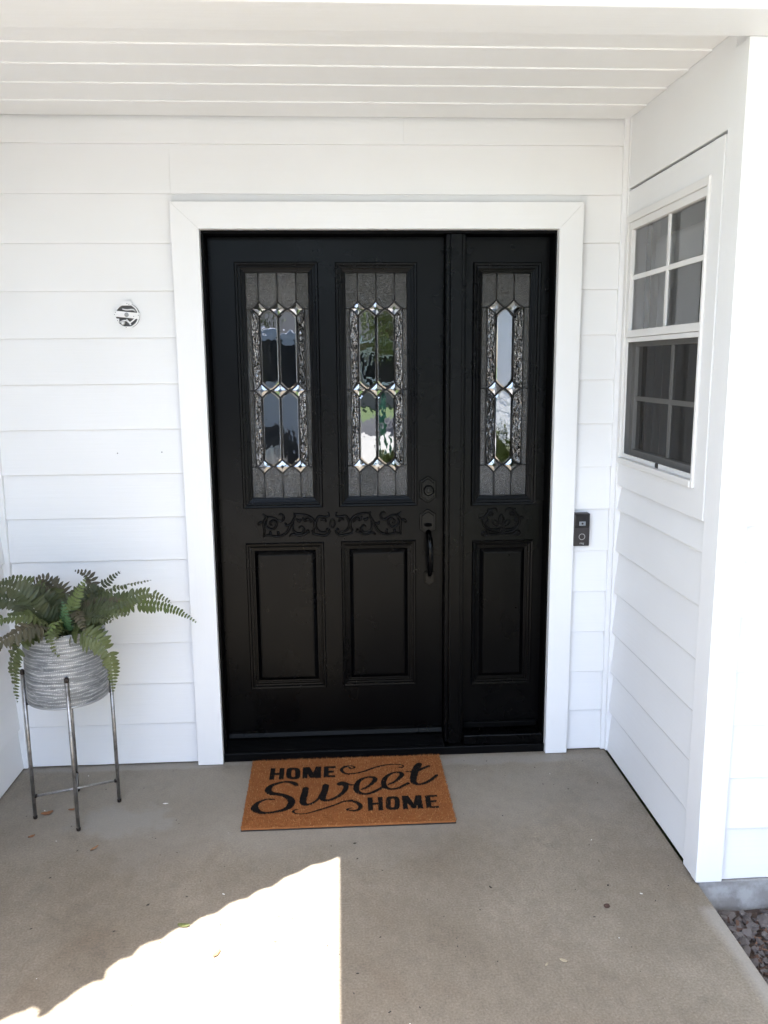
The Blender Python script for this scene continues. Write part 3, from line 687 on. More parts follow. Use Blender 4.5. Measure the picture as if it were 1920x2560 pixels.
ms = sash('screen_frame', Yl-.026, Yr+.0147, Zb+.023, 1.6985, 1.594, 1.603, .016)
obj('screen_mesh', [(1.599, Yl-.04, 1.26), (1.599, Yr+.02, 1.26), (1.599, Yr+.02, 1.686), (1.599, Yl-.04, 1.686)], [(0, 1, 2, 3)], 'screen_mesh', ms)
MB().box((1.5925, -.40, 1.246), (1.597, -.425, 1.262)).build('pull_tab', 'joint_dark', ms)
# curtain and blind inside
V = []; F = []; NC = 60
for i in range(NC+1):
    y = .30-.36*i/NC; x = 1.725+.022*math.sin(i*.85)+.010*math.sin(i*.37)
    V += [(x, y, .9), (x+.004*math.sin(i), y, 2.25)]
F = [(2*i, 2*i+2, 2*i+3, 2*i+1) for i in range(NC)]
cu = thing('curtain', 'white pleated curtain behind the window glass', 'curtain', (1.725, .12, .9)); obj('drape', V, F, 'fabric_white', cu, True)
MB().box((1.712, .32, 2.235), (1.738, -.80, 2.262)).build('curtain_rod', 'vinyl_white', cu)
bl = thing('roller_blind', 'white rolled blind at the top of the window glass', 'blind', (1.71, -.36, 2.0))
MB().lathe([(.0, -.37), (.034, -.37), (.034, .37), (.0, .37)], (1.735, -.40, 2.04), 24, 'Y').build('roll', 'fabric_white', bl, smooth=False)
MB().box((1.700, -.03, 1.962), (1.703, -.77, 2.05)).box((1.696, -.03, 1.955), (1.707, -.77, 1.968)).build('hem_bar', 'fabric_white', bl)

# ------------------------------------------------------------------ junction box (cut into its siding board)
jx, jz, jr = -.283, 1.795, .0455
cut = MB().lathe([(jr, -.05), (jr, .05)], (jx, 0, jz), 40, 'Y', cap=True).build('cutter', 'dark_void')
md = box_board.modifiers.new('hole', 'BOOLEAN'); md.operation = 'DIFFERENCE'; md.object = cut; md.solver = 'EXACT'
bpy.context.view_layer.update()
nm = bpy.data.meshes.new_from_object(box_board.evaluated_get(bpy.context.evaluated_depsgraph_get())); box_board.modifiers.clear(); box_board.data = nm
bpy.data.objects.remove(cut, do_unlink=True)
jb = thing('junction_box', 'round open electrical box with white bracket and wires in the siding', 'junction box', (jx, .01, jz))
MB().lathe([(jr-.0015, .004), (jr-.0035, .004), (jr-.0035, -.018), (0, -.018)], (jx, .0, jz), 36, 'Y').build('box', ['box_grey'], jb)
MB().lathe([(jr-.0008, -.002), (jr-.0008, .0045), (jr-.005, .0045), (jr-.005, -.002)], (jx, 0, jz), 36, 'Y').build('rim', 'white_x', jb)
def rotbox(cx, cz, w_, h_, y0, y1, a):
    c, s = math.cos(a), math.sin(a); P = [(cx+x*c-z*s, y0, cz+x*s+z*c) for x, z in ((-w_, -h_), (w_, -h_), (w_, h_), (-w_, h_))]
    return MB().prism(P, (0, y1-y0, 0))
rotbox(jx, jz+.003, .0475, .0108, -.0075, -.005, -.11).build('bracket', 'white_x', jb, bevel=.001)
MB().lathe([(.0, .0095), (.0075, .0095), (.0082, .0075), (.0082, .006)], (jx, 0, jz+.003), 20, 'Y').build('nut', 'nut_grey', jb)
rotbox(jx+.002, jz+.044, .019, .0075, -.0065, -.004, 0).build('tab', 'white_x', jb); rotbox(jx, jz-.044, .018, .005, -.0065, -.004, 0).build('tab', 'white_x', jb)
rotbox(jx-.034, jz-.018, .0055, .0075, -.0065, -.004, 0).build('tab', 'white_x', jb)
for k, P in enumerate([[(-.03, .004, -.024), (-.012, -.004, -.018), (.004, -.005, -.020), (.012, -.002, -.034)], [(-.004, .006, -.012), (.008, -.004, -.026), (.028, -.003, -.012), (.034, .006, -.006)], [(-.016, .004, .024), (0, -.002, .021), (.022, -.001, .022), (.03, .006, .016)]]):
    MB().tube(catmull([(jx+a, b, jz+c) for a, b, c in P], 5), .0026, 8).build('wire', 'white_x', jb, smooth=True)
MB().lathe([(.0, .012), (.0055, .011), (.0075, -.006), (.0, -.007)], (jx-.016, .0, jz-.027), 14, 'Y').build('wire_nut', 'white_x', jb, smooth=True)
for (a, b) in ((-.040, .012), (-.044, .004), (.026, -.003), (.043, .001), (.004, .044), (.011, .041), (-.004, -.043), (-.034, -.018)):
    MB().lathe([(.0014, .0068), (.0014, .0078)], (jx+a, -.0004 if abs(b) > .03 else -.0004, jz+b), 8, 'Y', cap=True).build('slot', 'dark_void', jb)

# ------------------------------------------------------------------ doorbell
dbx0, dbx1, dbz0, dbz1 = 1.4245, 1.4885, .886, 1.0185
be = thing('doorbell', 'dark video doorbell with silver button ring beside the door casing', 'doorbell', (1.4565, -.01, .886))
MB().box((dbx0, -.026, dbz0), (dbx1, .0085, dbz1)).build('body', 'bell_dark', be, bevel=.0035)
MB().box((dbx0+.0025, -.0285, .962), (dbx1-.0025, -.0258, dbz1-.0035)).build('lens_cover', 'bell_gloss', be, bevel=.0012)
MB().box((1.444, -.0298, .970), (1.470, -.0284, .987)).build('lens_plate', 'bell_grey', be, bevel=.0006)
MB().lathe([(0, .0312), (.0036, .0310), (.0042, .0295)], (1.457, 0, .9785), 18, 'Y').build('lens', 'bell_gloss', be)
MB().lathe([(.0128, .0262), (.0126, .0274), (.0108, .0274), (.0106, .0262)], (1.4575, 0, .9245), 36, 'Y').build('button_ring', 'bell_silver', be)
MB().lathe([(.0104, .0262), (.0098, .0268), (0, .0268)], (1.4575, 0, .9245), 30, 'Y').build('button', 'bell_dark', be)
fc = bpy.data.curves.new('ring_text', 'FONT'); fc.body = 'ring'; fc.size = .0115; fc.align_x = 'CENTER'; fc.extrude = .0002; fc.offset = .00012
fo = bpy.data.objects.new('ring_text', fc); COL.objects.link(fo); bpy.context.view_layer.update()
me = bpy.data.meshes.new_from_object(fo.evaluated_get(bpy.context.evaluated_depsgraph_get())); bpy.data.objects.remove(fo, do_unlink=True)
me.transform(Matrix.Translation((1.4575, -.0266, .8945))@Matrix.Rotation(R(90), 4, 'X')); me.transform(Matrix.Translation(-wloc(be))); me.materials.clear(); me.materials.append(MATS['bell_silver'])
to = bpy.data.objects.new('lettering', me); COL.objects.link(to); to.parent = be

# ------------------------------------------------------------------ doormat
corners = [bp(560+x/2.4397, 1780+y/2.4397, 2, .015) for x, y in ((172, 297), (1312, 255), (1417, 657), (105, 710))]
MATC = [(.1195, -.0275), (.8870, -.0275), (.8870, -.5285), (.1275, -.5285)]
mt = thing('doormat', 'brown coir doormat lettered HOME Sweet HOME in black', 'doormat', (.503, -.28, 0))
def prism_top(poly, z0, z1): return MB().prism([(x, y, z0) for x, y in poly], (0, 0, z1-z0))
prism_top(MATC, .001, .005).build('backing', 'rubber', mt)
ins = lambda d: [(MATC[0][0]+d, MATC[0][1]-d), (MATC[1][0]-d, MATC[1][1]-d), (MATC[2][0]-d, MATC[2][1]+d), (MATC[3][0]+d, MATC[3][1]+d)]
prism_top(ins(.002), .0052, .0125).build('pile_base', 'coir', mt)
# lettering: strokes read from two enlargements (origin, scale) -> points on the mat
def mapA(x, y): p = bp(620+x/6.381, 1890+y/6.381, 2, .016); return (p[0], p[1])
def mapB(x, y): p = bp(860+x/6.381, 1880+y/6.381, 2, .016); return (p[0], p[1])
strokes = []                       # list of (points [(x, y, r)])
def stroke(mp, pts, smooth=True):
    P = catmull(pts, 10) if smooth else [np.array(p, float) for p in pts]
    out_ = []
    for x, y, wd in P:
        a = mp(x, y); b = mp(x+1, y); out_.append((a[0], a[1], max(.5, wd)*.5*math.hypot(b[0]-a[0], b[1]-a[1])*1.0))
    strokes.append(out_)
stroke(mapA, [(770, 460, 70), (720, 425, 85), (640, 408, 60), (560, 412, 52), (450, 440, 62), (360, 480, 85), (320, 540, 110), (370, 590, 105), (480, 605, 80), (590, 630, 90), (670, 680, 115), (695, 740, 120), (640, 820, 105), (530, 865, 70), (400, 892, 60), (280, 905, 60), (180, 890, 90), (110, 840, 130), (130, 770, 85), (210, 715, 50), (310, 685, 38), (410, 690, 34)])
stroke(mapA, [(920, 515, 100), (905, 590, 110), (880, 680, 115), (885, 750, 105), (950, 770, 60), (1040, 740, 46), (1120, 680, 50), (1170, 610, 70)])
stroke(mapA, [(1240, 470, 105), (1225, 550, 110), (1195, 630, 110), (1200, 695, 85), (1290, 700, 55), (1390, 665, 60), (1480, 610, 70), (1545, 540, 80), (1560, 470, 90), (1510, 430, 110), (1470, 440, 110)])
stroke(mapB, [(20, 490, 60), (80, 515, 50), (150, 520, 30)])
stroke(mapB, [(285, 590, 40), (360, 560, 48), (430, 510, 60), (490, 450, 80), (480, 405, 70), (400, 395, 45), (310, 415, 50), (230, 470, 80), (195, 560, 95), (220, 630, 85), (310, 665, 62), (410, 655, 62), (500, 620, 62), (570, 585, 60), (620, 555, 60)])
stroke(mapB, [(715, 510, 36), (790, 480, 46), (860, 430, 60), (920, 365, 80), (900, 325, 60), (830, 320, 45), (740, 345, 50), (660, 410, 80), (630, 490, 90), (660, 560, 85), (750, 585, 55), (850, 575, 55), (940, 535, 55), (1020, 495, 60)])
stroke(mapB, [(1195, 190, 100), (1160, 250, 125), (1125, 330, 115), (1105, 420, 110), (1115, 480, 90), (1190, 510, 55), (1280, 495, 60), (1370, 450, 60), (1440, 400, 60), (1480, 365, 50)])
stroke(mapB, [(990, 305, 20), (1060, 310, 30), (1150, 300, 60), (1240, 265, 60), (1310, 235, 55), (1350, 220, 55)])
stroke(mapA, [(1640, 195, 40), (1590, 165, 25), (1530, 175, 40), (1490, 215, 55), (1530, 265, 45), (1610, 285, 38)]); stroke(mapB, [(70, 345, 38), (200, 332, 36), (330, 300, 36), (470, 250, 40), (620, 210, 36), (760, 193, 28), (880, 195, 22), (945, 215, 24), (930, 238, 26), (885, 240, 30)])
stroke(mapB, [(0, 225, 26), (80, 215, 22), (150, 225, 26), (165, 245, 36), (115, 260, 26)])
stroke(mapA, [(800, 845, 12), (760, 850, 20), (720, 880, 36), (760, 910, 22), (850, 918, 20), (960, 905, 28), (1100, 865, 34), (1250, 820, 36), (1400, 770, 40), (1520, 725, 40), (1659, 700, 40)])
stroke(mapB, [(0, 782, 36), (100, 778, 40), (200, 800, 60), (260, 845, 75), (250, 900, 65), (180, 930, 45), (90, 925, 36), (45, 912, 34), (80, 895, 24), (120, 888, 20)])
# block letters as polylines with square-ish pens
def pen(mp, a, b, wd): 
    n = 14; stroke(mp, [(a[0]+(b[0]-a[0])*k/n, a[1]+(b[1]-a[1])*k/n, wd) for k in range(n+1)], False)
polys = []
def quad(mp, *pts): polys.append([mp(*p) for p in pts])
A = mapA
quad(A, (366, 192), (440, 190), (412, 372), (334, 374)); quad(A, (506, 190), (584, 187), (565, 368), (488, 370)); quad(A, (420, 268), (500, 264), (497, 298), (415, 302))
quad(A, (880, 176), (962, 172), (945, 350), (866, 354)); quad(A, (1090, 165), (1168, 163), (1165, 344), (1085, 348)); quad(A, (880, 176), (985, 171), (1040, 262), (1085, 165), (1150, 163), (1085, 345), (990, 345), (920, 220))
quad(A, (1212, 165), (1290, 160), (1284, 334), (1206, 338)); quad(A, (1280, 160), (1398, 156), (1396, 190), (1278, 194)); quad(A, (1280, 232), (1370, 229), (1368, 262), (1278, 265)); quad(A, (1270, 304), (1392, 300), (1391, 332), (1268, 337))
B = mapB
quad(B, (375, 722), (455, 718), (466, 930), (388, 934)); quad(B, (537, 714), (612, 710), (628, 924), (550, 928)); quad(B, (455, 806), (545, 802), (548, 836), (458, 840))
quad(B, (922, 696), (1000, 692), (1022, 906), (944, 910)); quad(B, (1150, 688), (1230, 684), (1266, 894), (1180, 900)); quad(B, (922, 696), (1020, 691), (1110, 810), (1140, 688), (1215, 684), (1150, 890), (1085, 896), (970, 760))
quad(B, (1290, 690), (1370, 682), (1400, 884), (1316, 890)); quad(B, (1360, 684), (1482, 680), (1486, 706), (1366, 716)); quad(B, (1372, 768), (1474, 762), (1478, 792), (1376, 800)); quad(B, (1385, 862), (1515, 855), (1522, 886), (1390, 890))
def ring_letter(mp, cx, cy, w_, h_, iw, ih):
    P = []
    for k in range(24):
        a = 2*math.pi*k/24; e = 2/3.4; ca, sa = math.cos(a), math.sin(a); P.append((math.copysign(abs(ca)**e, ca), math.copysign(abs(sa)**e, sa)))
    return [mp(cx+w_*a, cy+h_*b) for a, b in P], [mp(cx+iw*a, cy+ih*b) for a, b in P]
rings = [ring_letter(A, 722, 274, 112, 92, 32, 58), ring_letter(B, 776, 810, 114, 108, 32, 70)]
# rasterise to 1 mm and grow fibres
X0, Y0, NXM, NYM = .10, -.54, 810, 530
gx, gy = np.meshgrid(X0+(np.arange(NXM)+.5)*.001, Y0+(np.arange(NYM)+.5)*.001)
mask = np.zeros((NYM, NXM), bool)
for st in strokes:
    for x, y, r_ in st:
        i0, i1 = int((x-r_-X0)*1000)-1, int((x+r_-X0)*1000)+2; j0, j1 = int((y-r_-Y0)*1000)-1, int((y+r_-Y0)*1000)+2
        i0, j0 = max(i0, 0), max(j0, 0); sub = (slice(j0, j1), slice(i0, i1)); mask[sub] |= (gx[sub]-x)**2+((gy[sub]-y)/1.0)**2 < r_*r_
def inpoly(P):
    res = np.zeros_like(mask); n = len(P)
    for i in range(n):
        (x1, y1), (x2, y2) = P[i], P[(i+1) % n]
        if y1 == y2: continue
        res ^= ((y1 > gy) != (y2 > gy)) & (gx < (x2-x1)*(gy-y1)/(y2-y1)+x1)
    return res
for P in polys: mask |= inpoly(P)
for Po, Pi in rings: mask |= inpoly(Po) & ~inpoly(Pi)
NF = 62000
fx = rng.uniform(.118, .8885, NF); fy = rng.uniform(-.5300, -.0260, NF)
keep = fx > .1195+.008*(fy+.0275)/-.501; fx, fy = fx[keep], fy[keep]; NF = len(fx)
ink = mask[np.clip(((fy-Y0)*1000).astype(int), 0, NYM-1), np.clip(((fx-X0)*1000).astype(int), 0, NXM-1)]
def fibres(sel, name, mats, probs):
    x, y = fx[sel], fy[sel]; n = len(x); a = rng.uniform(0, 2*np.pi, n); L = rng.uniform(.004, .0085, n); wd = rng.uniform(.0007, .0013, n); ln = rng.uniform(.0, .0055, n); b = rng.uniform(0, 2*np.pi, n)
    V = np.zeros((n, 3, 3)); z0 = .0115
    V[:, 0] = np.stack([x-np.cos(a)*wd, y-np.sin(a)*wd, np.full(n, z0)], 1); V[:, 1] = np.stack([x+np.cos(a)*wd, y+np.sin(a)*wd, np.full(n, z0)], 1)
    V[:, 2] = np.stack([x+np.cos(b)*ln, y+np.sin(b)*ln, z0+L], 1)
    mi = rng.choice(len(mats), n, p=probs)
    o = obj(name, V.reshape(-1, 3).tolist(), np.arange(3*n).reshape(-1, 3).tolist(), mats, mt, mi=mi); tag(o, kind='stuff'); return o
fibres(~ink, 'coir_pile', ['coir', 'coir_light'], [.93, .07])
fibres(ink, 'lettering_pile', ['coir_black', 'coir'], [.985, .015])
# flat painted base of the lettering under the fibres
V = []; F = []
jj, ii = np.nonzero(mask)
rowsrun = {}
for j in range(NYM):
    r_ = np.nonzero(mask[j])[0]
    if len(r_) == 0: continue
    sp_ = np.split(r_, np.nonzero(np.diff(r_) > 1)[0]+1)
    for q in sp_:
        x0_, x1_ = X0+q[0]*.001, X0+(q[-1]+1)*.001; y0_ = Y0+j*.001; k = len(V)
        V += [(x0_, y0_, .0148), (x1_, y0_, .0148), (x1_, y0_+.001, .0148), (x0_, y0_+.001, .0148)]; F.append((k, k+1, k+2, k+3))
obj('lettering', V, F, 'coir_black', mt)

# ------------------------------------------------------------------ plant stand, pot, fern
PC = (-.489, -.340)
legs = [(-.626, -.389), (-.445, -.480), (-.352, -.291), (-.533, -.200)]
st = thing('plant_stand', 'steel four legged plant stand holding the grey pot', 'plant stand', (PC[0], PC[1], 0))
for x, y in legs:
    lg = MB().tube([(x, y, .012), (x, y, .555)], .0068, 14).build('leg', 'steel', st, smooth=True)
    MB().lathe([(0, .0), (.006, .0005), (.0076, .003), (.0076, .012), (.0066, .014)], (x, y, 0), 16).build('foot', 'weld', lg, smooth=True)
    MB().lathe([(.0066, .550), (.0080, .556), (.0078, .564), (.005, .569), (0, .570)], (x, y, 0), 16).build('cap', 'weld', lg, smooth=True)
for z, r_ in ((.0875, .0048), (.443, .0048)):
    for a, b in ((0, 2), (1, 3)):
        p, q = Vector((*legs[a], z+(.0 if a == 0 else -.0097))), Vector((*legs[b], z+(.0 if a == 0 else -.0097))); d = (q-p).normalized()*.0066
        br = MB().tube([p+d, q-d], r_, 10).build('cross_bar', 'steel', st, smooth=True)
        for e, sgn in ((p, 1), (q, -1)):
            bm = bmesh.new(); bmesh.ops.create_icosphere(bm, subdivisions=1, radius=.0085); vv = [tuple(v.co+e+d*sgn*1.15) for v in bm.verts]; bm.verts.index_update(); ff = [[v.index for v in f.verts] for f in bm.faces]; bm.free()
            obj('weld_bead', vv, ff, 'weld', br, True)
pot = thing('planter_pot', 'whitewashed galvanised planter pot with rough ribbed texture', 'pot', (*PC, .448))
zb = .4485
prof = [(0, zb), (.128, zb), (.1345, zb+.0015), (.1370, zb+.006), (.1378, zb+.03), (.1385, zb+.12), (.1392, zb+.235), (.1396, zb+.262), (.1385, zb+.266), (.1360, zb+.264), (.1350, zb+.23), (.132, zb+.2)]
MB().lathe(prof, (*PC, 0), 72).build('body', 'galvanised', pot, smooth=True)
MB().lathe([(.1360, zb+.003), (.1385, zb+.0025), (.1392, zb+.0060), (.1380, zb+.0095), (.1360, zb+.003)], (*PC, 0), 72).build('base_rim', 'zinc_edge', pot, smooth=True)
MB().lathe([(.1345, zb+.225), (.08, zb+.235), (0, zb+.24)], (*PC, 0), 30).build('potting_soil', 'potting', pot, smooth=True)

fn = thing('fern', 'bushy artificial fern with dark green arching fronds in the pot', 'fern', (*PC, .68))
def frond(P, mat, leaf, nhint, stem=.0018, taper=True, dens=1.0, fold=.25, onesided=0):
    C = catmull(P, 14); C = [Vector(c) for c in C]
    seg = [0]
    for a, b in zip(C[:-1], C[1:]): seg.append(seg[-1]+(b-a).length)
    Ltot = seg[-1]
    def at(s):
        i = min(max(np.searchsorted(seg, s)-1, 0), len(C)-2); f = (s-seg[i])/max(1e-6, seg[i+1]-seg[i]); return C[i].lerp(C[i+1], f), (C[i+1]-C[i]).normalized()
    mb = MB(); n = len(C)
    mb.tube(C[::3]+[C[-1]], [stem*(1-.75*i/(len(C[::3]))) for i in range(len(C[::3])+1)], 5)
    s = Ltot*.10; sp_ = .0138/dens
    while s < Ltot*.995:
        p, T = at(s); u = s/Ltot; N = Vector(nhint); N = (N-T*N.dot(T))
        if N.length < .1: N = T.orthogonal()
        N.normalize(); Sd = T.cross(N).normalized()
        env = min(1, (u-.02)/.22)**.6*min(1, ((1-u)/.55)**.8+.08) if taper else 1
        for sg in (-1, 1):
            if onesided and sg != onesided and random.random() < .85: continue
            ln = leaf*env*random.uniform(.78, 1.16); wd = min(.0082, .19*ln+.0018)*random.uniform(.85, 1.1)
            if random.random() < .03: continue
            d = (Sd*sg*.94+T*random.uniform(.22, .40)+N*random.uniform(-fold, fold*.2)).normalized()
            q = d.cross(N).normalized(); nn = q.cross(d); dr = random.uniform(-.02, .34)*ln
            sh_ = [(0, .35), (.14, .85), (.42, 1.0), (.72, .72), (.92, .3)]
            V = []
            for t_, w_ in sh_:
                c = p+d*ln*t_-nn*dr*t_*t_; lift = nn*wd*.22*w_
                V += [c+q*wd*w_+lift, c, c-q*wd*w_+lift]
            V.append(p+d*ln-nn*dr)
            F = []
            for i in range(4):
                a = 3*i; F += [(a, a+1, a+4, a+3), (a+1, a+2, a+5, a+4)]
            F += [(12, 13, 15), (13, 14, 15)]
            mb.add(V, F)
        s += sp_*(.75+.25*env)
    o = obj('frond', mb.v, mb.f, mat, fn); return o
def pts(*l): return [tuple(bp(u, v, 1, y)) for u, v, y in l]
base = (-.489, -.345, .690)
TC = (.15, -.8, .6)
spec = [
 (pts((185, 1558, -.32), (262, 1522, -.29), (331, 1511, -.26), (392, 1515, -.24), (442, 1526, -.22), (491, 1556, -.21)), 'fern_bright', .030, (.1, -1, .5), 0),
 (pts((190, 1550, -.36), (262, 1512, -.38), (328, 1494, -.38), (361, 1483, -.38), (392, 1488, -.38), (429, 1508, -.37)), 'fern_green', .036, (.1, -.9, .35), 0),
 (pts((190, 1545, -.30), (240, 1492, -.28), (279, 1474, -.27), (324, 1461, -.26), (348, 1456, -.26), (378, 1450, -.25)), 'fern_green', .022, (.0, -.5, 1), 0),
 (pts((180, 1550, -.30), (210, 1510, -.26), (240, 1477, -.24), (265, 1457, -.23), (290, 1437, -.22), (302, 1427, -.22)), 'fern_dark', .028, (.2, -.8, .3), 0),
 (pts((185, 1560, -.40), (240, 1527, -.46), (274, 1517, -.48), (300, 1512, -.48), (323, 1506, -.47)), 'fern_dark', .040, TC, 0),
 (pts((190, 1562, -.40), (235, 1545, -.47), (262, 1538, -.49), (295, 1532, -.50), (323, 1537, -.50)), 'fern_green', .040, (0, -.9, .5), 0),
 (pts((170, 1560, -.28), (205, 1515, -.24), (220, 1484, -.22), (228, 1452, -.21), (214, 1433, -.21), (187, 1427, -.22)), 'fern_brown', .036, (.1, -1, .1), 0),
 (pts((165, 1560, -.42), (182, 1515, -.43), (199, 1474, -.43), (215, 1443, -.42)), 'fern_bright', .030, (-.1, -1, .1), 0),
 (pts((160, 1560, -.30), (152, 1491, -.24), (132, 1461, -.22), (110, 1447, -.22), (80, 1455, -.22)), 'fern_brown', .046, (-.3, -.8, .3), 0),
 (pts((140, 1560, -.40), (95, 1531, -.44), (71, 1498, -.46), (37, 1472, -.46), (0, 1466, -.45), (-40, 1480, -.44)), 'fern_dark', .046, (-.2, -.9, .45), 0),
 (pts((145, 1555, -.30), (110, 1490, -.27), (84, 1462, -.26), (64, 1452, -.25), (34, 1448, -.25), (0, 1455, -.25), (-30, 1475, -.25)), 'fern_green', .030, (-.2, -.7, .6), 0),
 (pts((150, 1575, -.42), (110, 1568, -.50), (76, 1570, -.54), (42, 1584, -.56), (0, 1606, -.57), (-30, 1640, -.57)), 'fern_brown', .048, (-.2, -.7, .7), 0),
 (pts((140, 1572, -.40), (95, 1580, -.46), (64, 1597, -.50), (42, 1626, -.52), (33, 1650, -.52), (34, 1680, -.52), (37, 1715, -.52), (43, 1758, -.52)), 'fern_green', .034, (-.5, -1, .1), 0),
 (pts((165, 1575, -.42), (140, 1566, -.50), (122, 1582, -.53), (122, 1600, -.54), (134, 1625, -.54), (150, 1645, -.54)), 'fern_green', .030, (-.3, -1, .3), 0),
 (pts((172, 1576, -.42), (195, 1580, -.50), (241, 1600, -.53), (268, 1628, -.53), (279, 1660, -.53), (283, 1695, -.53), (283, 1729, -.53)), 'fern_green', .042, (.35, -1, .35), 0),
 (pts((165, 1578, -.44), (161, 1550, -.50), (161, 1528, -.52), (156, 1504, -.53)), 'fern_teal', .028, (0, -1, .1), 0),
 (pts((165, 1575, -.42), (150, 1555, -.50), (135, 1560, -.54), (118, 1585, -.56)), 'fern_bright', .034, (-.4, -.8, .6), 0),
 (pts((140, 1565, -.40), (90, 1545, -.48), (50, 1540, -.50), (0, 1548, -.52), (-40, 1570, -.52)), 'fern_green', .036, (-.2, -.6, .8), 0),
 (pts((140, 1560, -.36), (80, 1520, -.38), (30, 1500, -.40), (-20, 1500, -.40), (-70, 1530, -.40)), 'fern_dark', .042, (-.2, -.9, .5), 0),
 (pts((150, 1560, -.34), (120, 1500, -.33), (85, 1480, -.33), (50, 1478, -.33)), 'fern_dark', .040, (-.3, -.9, .2), 0),
 (pts((170, 1560, -.36), (185, 1500, -.33), (210, 1475, -.32), (250, 1468, -.32)), 'fern_dark', .036, (.2, -.9, .3), 0),
 (pts((180, 1562, -.36), (225, 1530, -.40), (262, 1510, -.42), (300, 1497, -.42)), 'fern_brown', .040, (.2, -.9, .4), 0),
 (pts((178, 1566, -.42), (215, 1548, -.48), (250, 1545, -.52), (280, 1556, -.53)), 'fern_dark', .036, (.2, -.7, .7), 0),
]
for P, mat, leaf, nh, os_ in spec:
    b_ = (base[0]+random.uniform(-.035, .035), base[1]+random.uniform(-.035, .035), base[2])
    frond([b_]+P, mat, leaf*1.22, nh, onesided=os_)
for k in range(20):
    a = random.uniform(0, 2*math.pi); L = random.uniform(.12, .22); up = random.uniform(.05, .15)
    b_ = Vector((base[0]+.03*math.cos(a), base[1]+.03*math.sin(a), base[2]))
    d = Vector((math.cos(a), math.sin(a), 0))
    P = [b_, b_+d*L*.3+Vector((0, 0, up*.8)), b_+d*L*.65+Vector((0, 0, up)), b_+d*L+Vector((0, 0, up*.55))]
    if P[-1].y > -.10 or P[-1].x < -.72: continue
    frond([tuple(p) for p in P], random.choice(['fern_dark', 'fern_dark', 'fern_brown', 'fern_green']), random.uniform(.028, .04), (.1*d.x, -.55, .8))

# ------------------------------------------------------------------ litter on the slab
def leaf(name, u, v, size, ang, mat, label, cat='leaf', elong=1.8, curl=.25):
    p = bp(u, v, 2, .002); V = []; n = 7; F = []
    for i in range(n):
        t_ = i/(n-1); wdt = size*.5/elong*math.sin(math.pi*(.06+.9*t_))**.8*random.uniform(.75, 1.2)
        x = (t_-.5)*size; z = .0015+size*curl*(t_-.5)**2
        V += [(x, -wdt, z+size*.07), (x, 0, z), (x, wdt, z+size*.06)]
    for i in range(n-1):
        a = 3*i; F += [(a, a+1, a+4, a+3), (a+1, a+2, a+5, a+4)]
    o = obj(name, V, F, mat); o.location = (p[0], p[1], .001); o.rotation_euler = (0, 0, ang); tag(o, label, cat)
    md = o.modifiers.new('thick', 'SOLIDIFY'); md.thickness = .0006
leaf('fallen_leaf', 118, 2035, .042, .4, 'leaf_brown', 'brown dry leaf on the slab between the stand legs', curl=.5)
leaf('fallen_leaf', 180, 2025, .026, .1, 'leaf_brown', 'small brown leaf scrap beside the stand front leg')
leaf('fallen_leaf', 79, 2092, .024, .7, 'leaf_brown', 'curled dark leaf on the slab left of the stand')
leaf('fallen_leaf', 236, 2122, .034, 1.0, 'leaf_rust', 'rust stained leaf in front of the plant stand', elong=3)
leaf('fallen_leaf', 459, 2315, .036, -.15, 'leaf_green', 'olive green leaf at the edge of the sun patch')
leaf('fallen_leaf', 542, 2385, .032, 1.1, 'leaf_rust', 'rusty leaf lying in the sun patch', elong=2.6)
leaf('paint_flake', 414, 2010, .020, .05, 'chip_white', 'white paint flake on the slab left of the doormat', 'paint flake', elong=2.8, curl=.1)
leaf('fallen_leaf', 370, 2263, .012, .9, 'chip_dark', 'tiny dark leaf scrap on the open slab')
leaf('fallen_leaf', 1409, 2403, .024, -.6, 'leaf_tan', 'pale tan leaf on the slab near the gravel bed')
leaf('fallen_leaf', 1367, 2412, .018, .9, 'leaf_tan', 'narrow tan leaf on the shaded slab', elong=3)
leaf('fallen_leaf', 887, 2109, .012, .2, 'chip_dark', 'black crumb of leaf just below the doormat')
def pebble(u, v, r_, mat, label):
    p = bp(u, v, 2, 0); bm = bmesh.new(); bmesh.ops.create_icosphere(bm, subdivisions=2, radius=r_)
    for q in bm.verts: q.co = Vector((q.co.x*1.2, q.co.y*.9, q.co.z*.75))*random.uniform(.85, 1.1)
    me = bpy.data.meshes.new('pebble'); bm.to_mesh(me); bm.free(); me.materials.append(MATS[mat]); o = bpy.data.objects.new('pebble', me); COL.objects.link(o); o.location = (p[0], p[1], r_*.6); tag(o, label, 'pebble')
pebble(1517, 2268, .008, 'bark', 'brown pebble on the slab near the porch corner')
pebble(1520, 2214, .003, 'chip_dark', 'tiny black pebble on the slab above the brown one')
crumbs = MB()
for k in range(120):
    x, y = random.uniform(-.7, 1.5), random.uniform(-1.45, -.05)
    if .1 < x < .9 and y > -.54: continue
    s = random.uniform(.0005, .0014)*(1.5 if random.random() < .15 else 1); a = random.uniform(0, 3.14); l = random.uniform(1, 3.2)
    c_, s_ = math.cos(a)*s*l, math.sin(a)*s*l; e_, f_ = -math.sin(a)*s, math.cos(a)*s
    crumbs.prism([(x-c_-e_, y-s_-f_, .0004), (x+c_-e_, y+s_-f_, .0004), (x+c_+e_, y+s_+f_, .0004), (x-c_+e_, y-s_+f_, .0004)], (0, 0, s*.8), random.choice([0, 0, 0, 0, 1]))
o = crumbs.build('floor_crumbs', ['chip_dark', 'chip_white']); tag(o, 'tiny dark and white crumbs scattered over the concrete slab', 'debris', kind='stuff')

